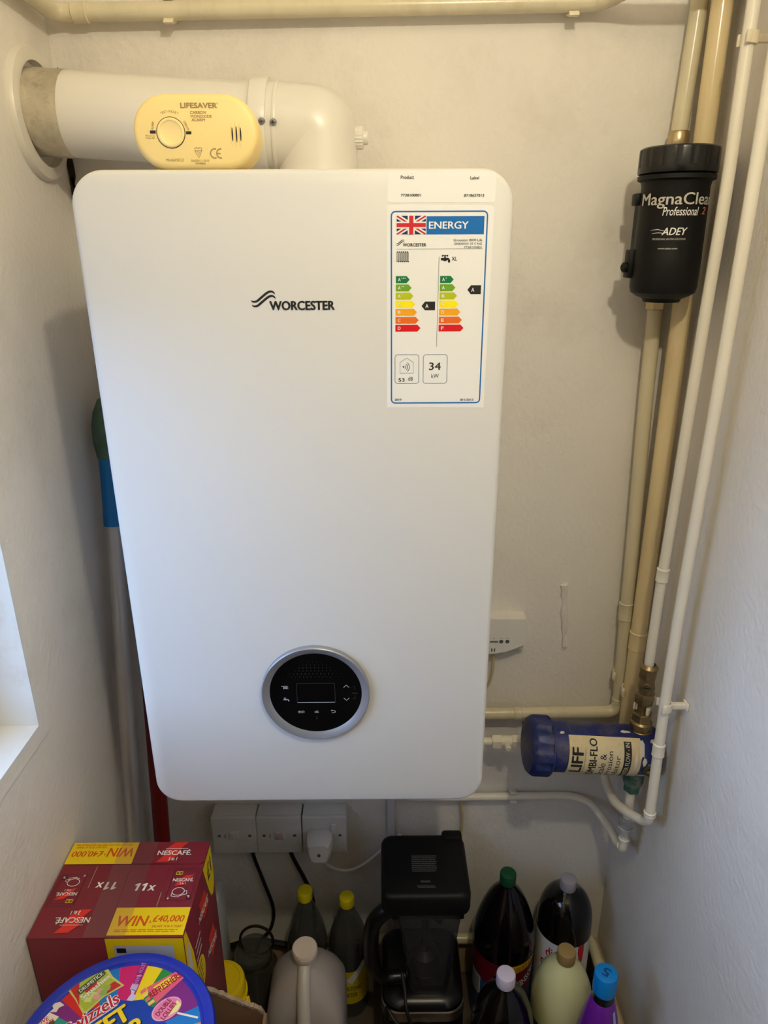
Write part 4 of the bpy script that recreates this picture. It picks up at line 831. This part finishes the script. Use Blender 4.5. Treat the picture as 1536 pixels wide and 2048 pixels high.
b_ = MB(); b_.ring([(.0395, .243), (.044, .244), (.044, .250), (.0395, .251)], Mj, 40); pts = [(-.186 + .045 * cos(t), .135 + .045 * sin(t), .247 + .0 * k) for k, t in enumerate([radians(20 - 10 * i) for i in range(8)])]
b_.tube(spline([(-.1625, .128, .247), (-.157, .115, .240), (-.155, .105, .215), (-.160, .10, .180)], 5), .0042, 10); b_.build('strap', lid_yel_m, yj, 'yellow carrying strap')
wj = thing('wire_bail_jar', 'glass jar with upright dark wire loop against the back wall', 'jar', (-.178, .262, 0))
Mj = Matrix.Translation((-.178, .262, 0)); b_ = MB(); b_.lathe([(.040, .002), (.047, .008), (.048, .10), (.047, .145), (.038, .165), (.034, .172), (.034, .180)], Mj, 36, c1=False); b_.build('jar_body', glass_m, wj)
MB().lathe([(.038, .180), (.0385, .186), (.036, .194), (.02, .198), (.001, .199)], Mj, 32).build('glass_lid', glass_m, wj)
b_ = MB(); lp = [(-.169 + .033 * cos(t), .262, .218 + .040 * sin(t)) for t in [2 * pi * k / 28 for k in range(28)]]; b_.tube(lp, .0028, 8, closed=True); b_.ring([(.0352, .170), (.0372, .172), (.0352, .174), (.0345, .172)], Mj, 32); b_.build('wire_loop', mat('dark_wire', (52, 38, 30), .4, metal=.6), wj, 'dark upright wire bail')

jug = thing('plastic_jug', 'large milky plastic jug with cream cap and front handle', 'jug', (-.0600, .17, 0))
jx, jy = -.0595, .17; b_ = MB(); secs = []
for hx, hy, r, z in ((.058, .056, .02, .002), (.068, .066, .026, .008), (.0715, .068, .028, .03), (.0715, .068, .028, .185), (.070, .067, .032, .205), (.064, .062, .038, .228), (.052, .051, .040, .252), (.038, .038, .036, .272), (.0255, .0255, .0253, .284), (.0215, .0215, .0213, .290), (.0205, .0205, .0203, .300)):
    secs.append([(jx + a, jy + b, z) for a, b in rr(-hx, hx, -hy, hy, r, 8)])
b_.loft(secs)
for v in b_.v:                                                    # hand hollow behind the moulded handle
    pass
b_.build('jug_body', hdpe_m, jug)
MB().tube(spline([(jx, jy - .012, .290), (jx + .001, jy - .050, .262), (jx + .003, jy - .083, .205), (jx + .004, jy - .086, .15), (jx + .006, jy - .075, .11), (jx + .006, jy - .060, .095)], 6), [.013] + [.0125] * 12 + [.0125] * 6 + [.013] * 6 + [.016] * 5 + [.02], 16).build('handle', mat('pale_handle_plastic', (200, 194, 188), .4), jug, 'pale moulded handle')
b_ = MB(); secs = []
for r, z, gg in ((.0225, .296, 0), (.0225, .299, 0), (.0228, .300, 1), (.0228, .315, 1), (.0215, .3175, 0), (.0, .317, 0)): secs.append([(jx + (r + (.0006 if j % 2 and gg else 0)) * cos(2 * pi * j / 48), jy + (r + (.0006 if j % 2 and gg else 0)) * sin(2 * pi * j / 48), z) for j in range(48)])
b_.loft(secs); b_.build('cap', capw_m, jug, 'cream ribbed screw cap')

def capmesh(x, y, z0, z1, r):
    b_ = MB(); secs = []
    for rr_, z, gg in ((r * .98, z0, 0), (r, z0 + .001, 0), (r, z0 + .004, 0), (r * .985, z0 + .0045, 1), (r * .985, z1 - .003, 1), (r * .93, z1 - .0008, 0), (r * .8, z1, 0), (0, z1, 0)):
        secs.append([(x + (rr_ + (.0005 if j % 2 and gg else 0)) * cos(2 * pi * j / 60), y + (rr_ + (.0005 if j % 2 and gg else 0)) * sin(2 * pi * j / 60), z) for j in range(60)])
    b_.loft(secs); return b_
def bottle(label, x, y, prof, m, cap_m, cap, group=None, shell=None):
    t = thing('bottle', label, 'bottle', (x, y, 0), group); M = Matrix.Translation((x, y, 0))
    MB().lathe(prof, M, 48).build('body', m, t); capmesh(x, y, *cap).build('cap', cap_m, t); return t
def around(x, y, rad, face):
    return lambda u, v, h: Vector((x + (rad(v) + h) * cos(face + u / rad(v)), y + (rad(v) + h) * sin(face + u / rad(v)), v))
def radius(prof):
    def fn(z):
        for (r0, z0), (r1, z1) in zip(prof, prof[1:]):
            if z0 <= z <= z1 and z1 > z0: return r0 + (r1 - r0) * (z - z0) / (z1 - z0)
        return prof[-1][0]
    return fn
# two tonic bottles with yellow caps
TON = [(.030, .002), (.039, .006), (.0415, .02), (.0415, .165), (.040, .185), (.034, .215), (.025, .243), (.0165, .265), (.0135, .275), (.0132, .290)]
for x, y, dz, lab in ((-.0715, .293, .016, 'clear bottle with yellow cap behind the milky jug'), (.0120, .291, .0, 'clear bottle with yellow cap and yellow label beside the black blender')):
    pf = [(r, z * (.305 + dz) / .305) for r, z in TON]; k = (.305 + dz) / .305
    t = bottle(lab, x, y, pf, pet_m, capy_m, (.282 * k, .282 * k + .021, .0150), 'tonic water bottles behind the jug')
    rd = radius(pf); face = math.atan2(-1.04, .09 - x)
    MB().lathe([(r * .965, z) for r, z in pf[:6]] + [(.0, pf[5][1])], Matrix.Translation((x, y, 0)), 40).build('water', clear('tonic_water', (222, 222, 214), .96, .04), t)
    l = Print(lift=.0004); l.rect(-.055, .05, .055, .142, ink(206, 182, 24)); l.text('INDIAN TONIC', -.026, .088, .026, .1, ink(70, 60, 20), 1, .02); l.text('WATER', -.016, .07, .016, .082, ink(70, 60, 20), 1, .02)
    l.poly([(.005, .108), (.030, .142), (.052, .148), (.052, .170), (.028, .160), (-.006, .120)], ink(226, 224, 220), 1)
    for q_ in range(6): l.line([(-.004 + q_ * .0022, .119 - q_ * .0018), (-.009 + q_ * .0022, .111 - q_ * .0018)], .0009, ink(226, 224, 220), 1)
    for q_ in range(4): l.line([(.012 + q_ * .004, .135 - q_ * .003 + .008), (.040, .160 - q_ * .004)], .0007, ink(90, 88, 86), 2)
    l.build(around(x, y, rd, face), 'label_wrap', t, 'yellow printed wrap with white tag', split=.008)
# dark squash bottle with green cap
SQ = [(.048, .002), (.057, .008), (.059, .03), (.059, .185), (.0615, .215), (.0610, .235), (.0560, .265), (.0470, .296), (.036, .324), (.0235, .345), (.0150, .357), (.0138, .362), (.0136, .372)]
x, y = .3265, .2685; t = bottle('large dark squash bottle with green cap beside the black blender', x, y, SQ, squash_m, capg_m, (.363, .3865, .0156)); face = math.atan2(-1.05, .0864 - x)
l = Print(lift=.0005); M1 = ink(110, 10, 30); l.rect(-.095, .04, .095, .150, ink(26, 84, 120)); l.poly([(-.095, .212), (-.05, .212), (0, .212), (.05, .212), (.095, .212), (.095, .135), (.05, .118), (0, .138), (-.05, .152), (-.095, .165)], M1, 1)
l.poly([(.004, .210), (.094, .2125), (.094, .192), (.004, .186)], YL, 2); l.text('GREAT VALUE', .022, .1915, .090, .2065, redw_m, 3, .02, 0, radians(4)); l.text('ROBINSONS', .012, .148, .092, .168, inkw_m, 3, .03, 0, radians(22))
l.rect(-.072, .100, -.042, .150, ink(190, 196, 200), 2)
for k in range(7): l.rect(-.069, .105 + k * .006, -.045, .1075 + k * .006, ink(90, 88, 90), 3)
l.ell(.02, .09, .012, .012, ink(170, 30, 50), 2); l.ell(.04, .08, .011, .011, ink(140, 20, 40), 3)
l.build(around(x, y, radius(SQ), face), 'label_wrap', t, 'maroon and blue printed wrap with yellow flash', split=.008)
# cola bottle with white label
CO = [(.040, .002), (.0515, .008), (.053, .03), (.053, .262), (.0520, .280), (.0485, .298), (.0410, .315), (.029, .328), (.0155, .335), (.0138, .338), (.0136, .348)]
x, y = .4475, .2765; t = bottle('cola bottle with white and red label and grey cap in the right corner', x, y, CO, cola_m, capgr_m, (.338, .3615, .0156)); face = math.atan2(-1.06, .0864 - x)
l = Print(lift=.0005); RD = ink(206, 22, 34); l.rect(-.1, .06, .1, .240, ink(226, 224, 222)); l.text('diet', -.030, .200, .006, .226, RD, 1, .02, .1, radians(10)); l.text('cherry', -.040, .164, .026, .196, RD, 1, .02, .1, radians(8)); l.text('Coke', -.040, .108, .034, .152, RD, 1, .03, .1)
l.poly([(.034, .240), (.048, .240), (.049, .222), (.048, .200), (.045, .188), (.038, .203), (.034, .222)], RD, 1); l.ell(.040, .150, .012, .010, RD, 1)
l.build(around(x, y, radius(CO), face), 'label_wrap', t, 'white wrap with red lettering', split=.008)
# front row
B3 = [(.042, .002), (.0525, .008), (.054, .03), (.054, .22), (.0545, .240), (.050, .268), (.041, .296), (.0285, .318), (.0165, .330), (.0140, .335), (.0137, .345)]
bottle('dark cola bottle with lilac white cap at the front', .2935, .086, B3, cola_m, caplil_m, (.336, .360, .0162))
B4 = [(.042, .002), (.053, .008), (.0545, .03), (.0545, .225), (.054, .240), (.049, .268), (.040, .294), (.028, .313), (.0165, .324), (.0140, .328), (.0137, .338)]
x, y = .4095, .134; t = bottle('cloudy pale yellow drink bottle with bronze cap', x, y, B4, cloudy_m, capgold_m, (.3275, .351, .0162))
l = Print(lift=.0005); l.rect(-.13, .08, .13, .205, ink(20, 62, 34)); l.build(around(x, y, radius(B4), math.atan2(-.9, -.32)), 'label_wrap', t, 'dark green wrap', split=.008)
# purple cleaner bottle
CL = [(.030, .002), (.035, .008), (.0365, .03), (.0365, .22), (.0350, .265), (.028, .310), (.0195, .348), (.0165, .352), (.0163, .37)]
x, y = .4485, .050; t = thing('cleaner_bottle', 'purple cleaner bottle with bright blue cap by the right wall', 'bottle', (x, y, 0)); M = Matrix.Translation((x, y, 0))
MB().lathe(CL, M, 48).build('body', purple_m, t); MB().lathe([(.0172, .349), (.0178, .351), (.0176, .370), (.016, .371)], M, 32).build('neck_ring', black_m, t, 'black neck ring')
b_ = capmesh(x, y, .368, .4085, .0188); b_.build('cap', capb_m, t, 'bright blue cap')
l = Print(lift=.0004, step=.0002); l.text('5', -.006, -.008, .006, .008, ink(0, 70, 130), 1, .03, 0, radians(140)); l.build(lambda u, v, h: Vector((x + u, y + v, .4085 + h)), 'cap_emboss', t)
l = Print(lift=.0006); face = math.atan2(-.81, -.364)
l.poly([(.016, .338), (.022, .338), (.030, .290), (.022, .30)], ink(170, 190, 226), 1)
for k in range(9): l.rect(-.004 + (k % 3) * .002, .285 - k * .005, .03 - (k % 2) * .003, .2872 - k * .005, ink(214, 206, 224), 1)
l.build(around(x, y, radius(CL), face + .25), 'label_print', t, 'pale printed text lines', split=.006)

# ------------------------------------------------------------------ blender
bl = thing('blender', 'black jug blender with smoky square pitcher', 'blender', (.157, .225, 0))
b_ = MB(); secs = []
for x0, x1, y0, y1, r, z in ((.082, .236, .140, .315, .03, .0), (.078, .240, .136, .318, .032, .008), (.078, .240, .136, .318, .032, .05), (.082, .236, .143, .316, .034, .16), (.084, .234, .146, .314, .034, .184), (.092, .226, .154, .306, .034, .1935), (.104, .216, .164, .296, .034, .196)):
    secs.append([(a, b, z) for a, b in rr(x0, x1, y0, y1, r, 8)])
b_.loft(secs); b_.build('motor_base', black_m, bl)
b_ = MB(); secs = []
for e, z in ((.0, .156), (.0015, .157), (.0018, .178), (.0, .180)):
    k = (z - .05) / .11; x0, x1, y0, y1 = .078 + .004 * k - e, .240 - .004 * k + e, .136 + .007 * k - e, .318 - .002 * k + e; secs.append([(a, b, z) for a, b in rr(x0 - .0005, x1 + .0005, y0 - .0005, y1 + .0005, .034, 8)])
b_.loft(secs, False, False); b_.build('steel_band', steel_m, bl, 'brushed steel band')
st = Print(lift=.0024); st.text('NINJA', .135, .161, .185, .174, ink(96, 90, 84), 0, .03); st.build(lambda u, v, h: Vector((u, .1395 - h, v)), 'lettering', bl)
b_ = MB(); secs = []
for x0, x1, y0, y1, z in ((.1335, .2065, .168, .255, .1965), (.130, .210, .166, .262, .215), (.119, .221, .170, .288, .32), (.1055, .2305, .174, .306, .398)):
    secs.append([(a, b, z) for a, b in rr(x0, x1, y0, y1, .016, 6)])
b_.loft(secs, True, False); b_.build('pitcher', smoke_m, bl, 'smoky clear square pitcher')
b_ = MB(); b_.ring([(.052, .392), (.0535, .393), (.0535, .398), (.052, .399)], Matrix.Translation((.168, .24, 0)), 4, None); 
b_ = MB(); b_.lathe([(.030, .198), (.034, .205), (.026, .235), (.012, .245), (.008, .28), (.008, .385)], Matrix.Translation((.165, .225, 0)), 24)
for z, a in ((.262, .3), (.30, 1.6), (.34, 2.6)):
    for s in (0, pi): b_.box(.006, .036, -.006, .006, -.0007, .0007, M=Matrix.Translation((.165, .225, z)) @ Matrix.Rotation(a + s, 4, 'Z') @ Matrix.Rotation(.25, 4, 'Y'))
b_.build('blade_column', black_m, bl, 'black blade column inside the pitcher')
MB().tube(spline([(.107, .195, .388), (.085, .190, .378), (.067, .186, .355), (.0615, .184, .31), (.066, .186, .25), (.085, .190, .212), (.125, .195, .206)], 6), [.015] * 13 + [.0145] * 12 + [.013] * 12, 16).build('handle', black_m, bl, 'glossy black side handle')
b_ = MB(); secs = []
for e, z in ((.006, .386), (.001, .389), (0, .393), (0, .424), (.002, .430), (.006, .4335), (.011, .4345)): secs.append([(a, b, z) for a, b in rr(.0815 + e, .2435 - e, .172 + e, .320 - e, .020 - e * .5, 8)])
b_.loft(secs); b_.box(.200, .240, .300, .3245, .405, .4395, .006); b_.box(.10, .232, .178, .197, .372, .390, .003); b_.build('lid', blackm_m, bl, 'matt black locking lid')
l = Print(lift=.0004); onl2 = lambda u, v, h: Vector((u, v, .4345 + h)); GI = ink(112, 110, 108)
for k in range(9): l.small(.139, .2620 - k * .0043, .187 - (k % 3) * .002, .0019, GI, 0, k)
l.text('RELEASE', .154, .2035, .171, .2075, GI, 0, .02); l.rect(.146, .1955, .178, .1965, GI); l.small(.148, .1925, .180, .0014, GI, 0, 12)
l.build(onl2, 'lettering', bl)
MB().tube(spline([(.0885, .148, .155), (.090, .128, .215), (.102, .110, .213), (.118, .100, .200), (.130, .098, .180), (.136, .096, .13), (.12, .09, .03), (.06, .07, .006)]), .0032, 10).build('cord', cord_m, bl, 'black power cord')
MB().tube(spline([(.1190, .168, .250), (.1235, .150, .232), (.127, .124, .210), (.140, .112, .17), (.155, .105, .10), (.17, .09, .01)]), .0032, 10).build('cord', cord_m, bl, 'black power cord')
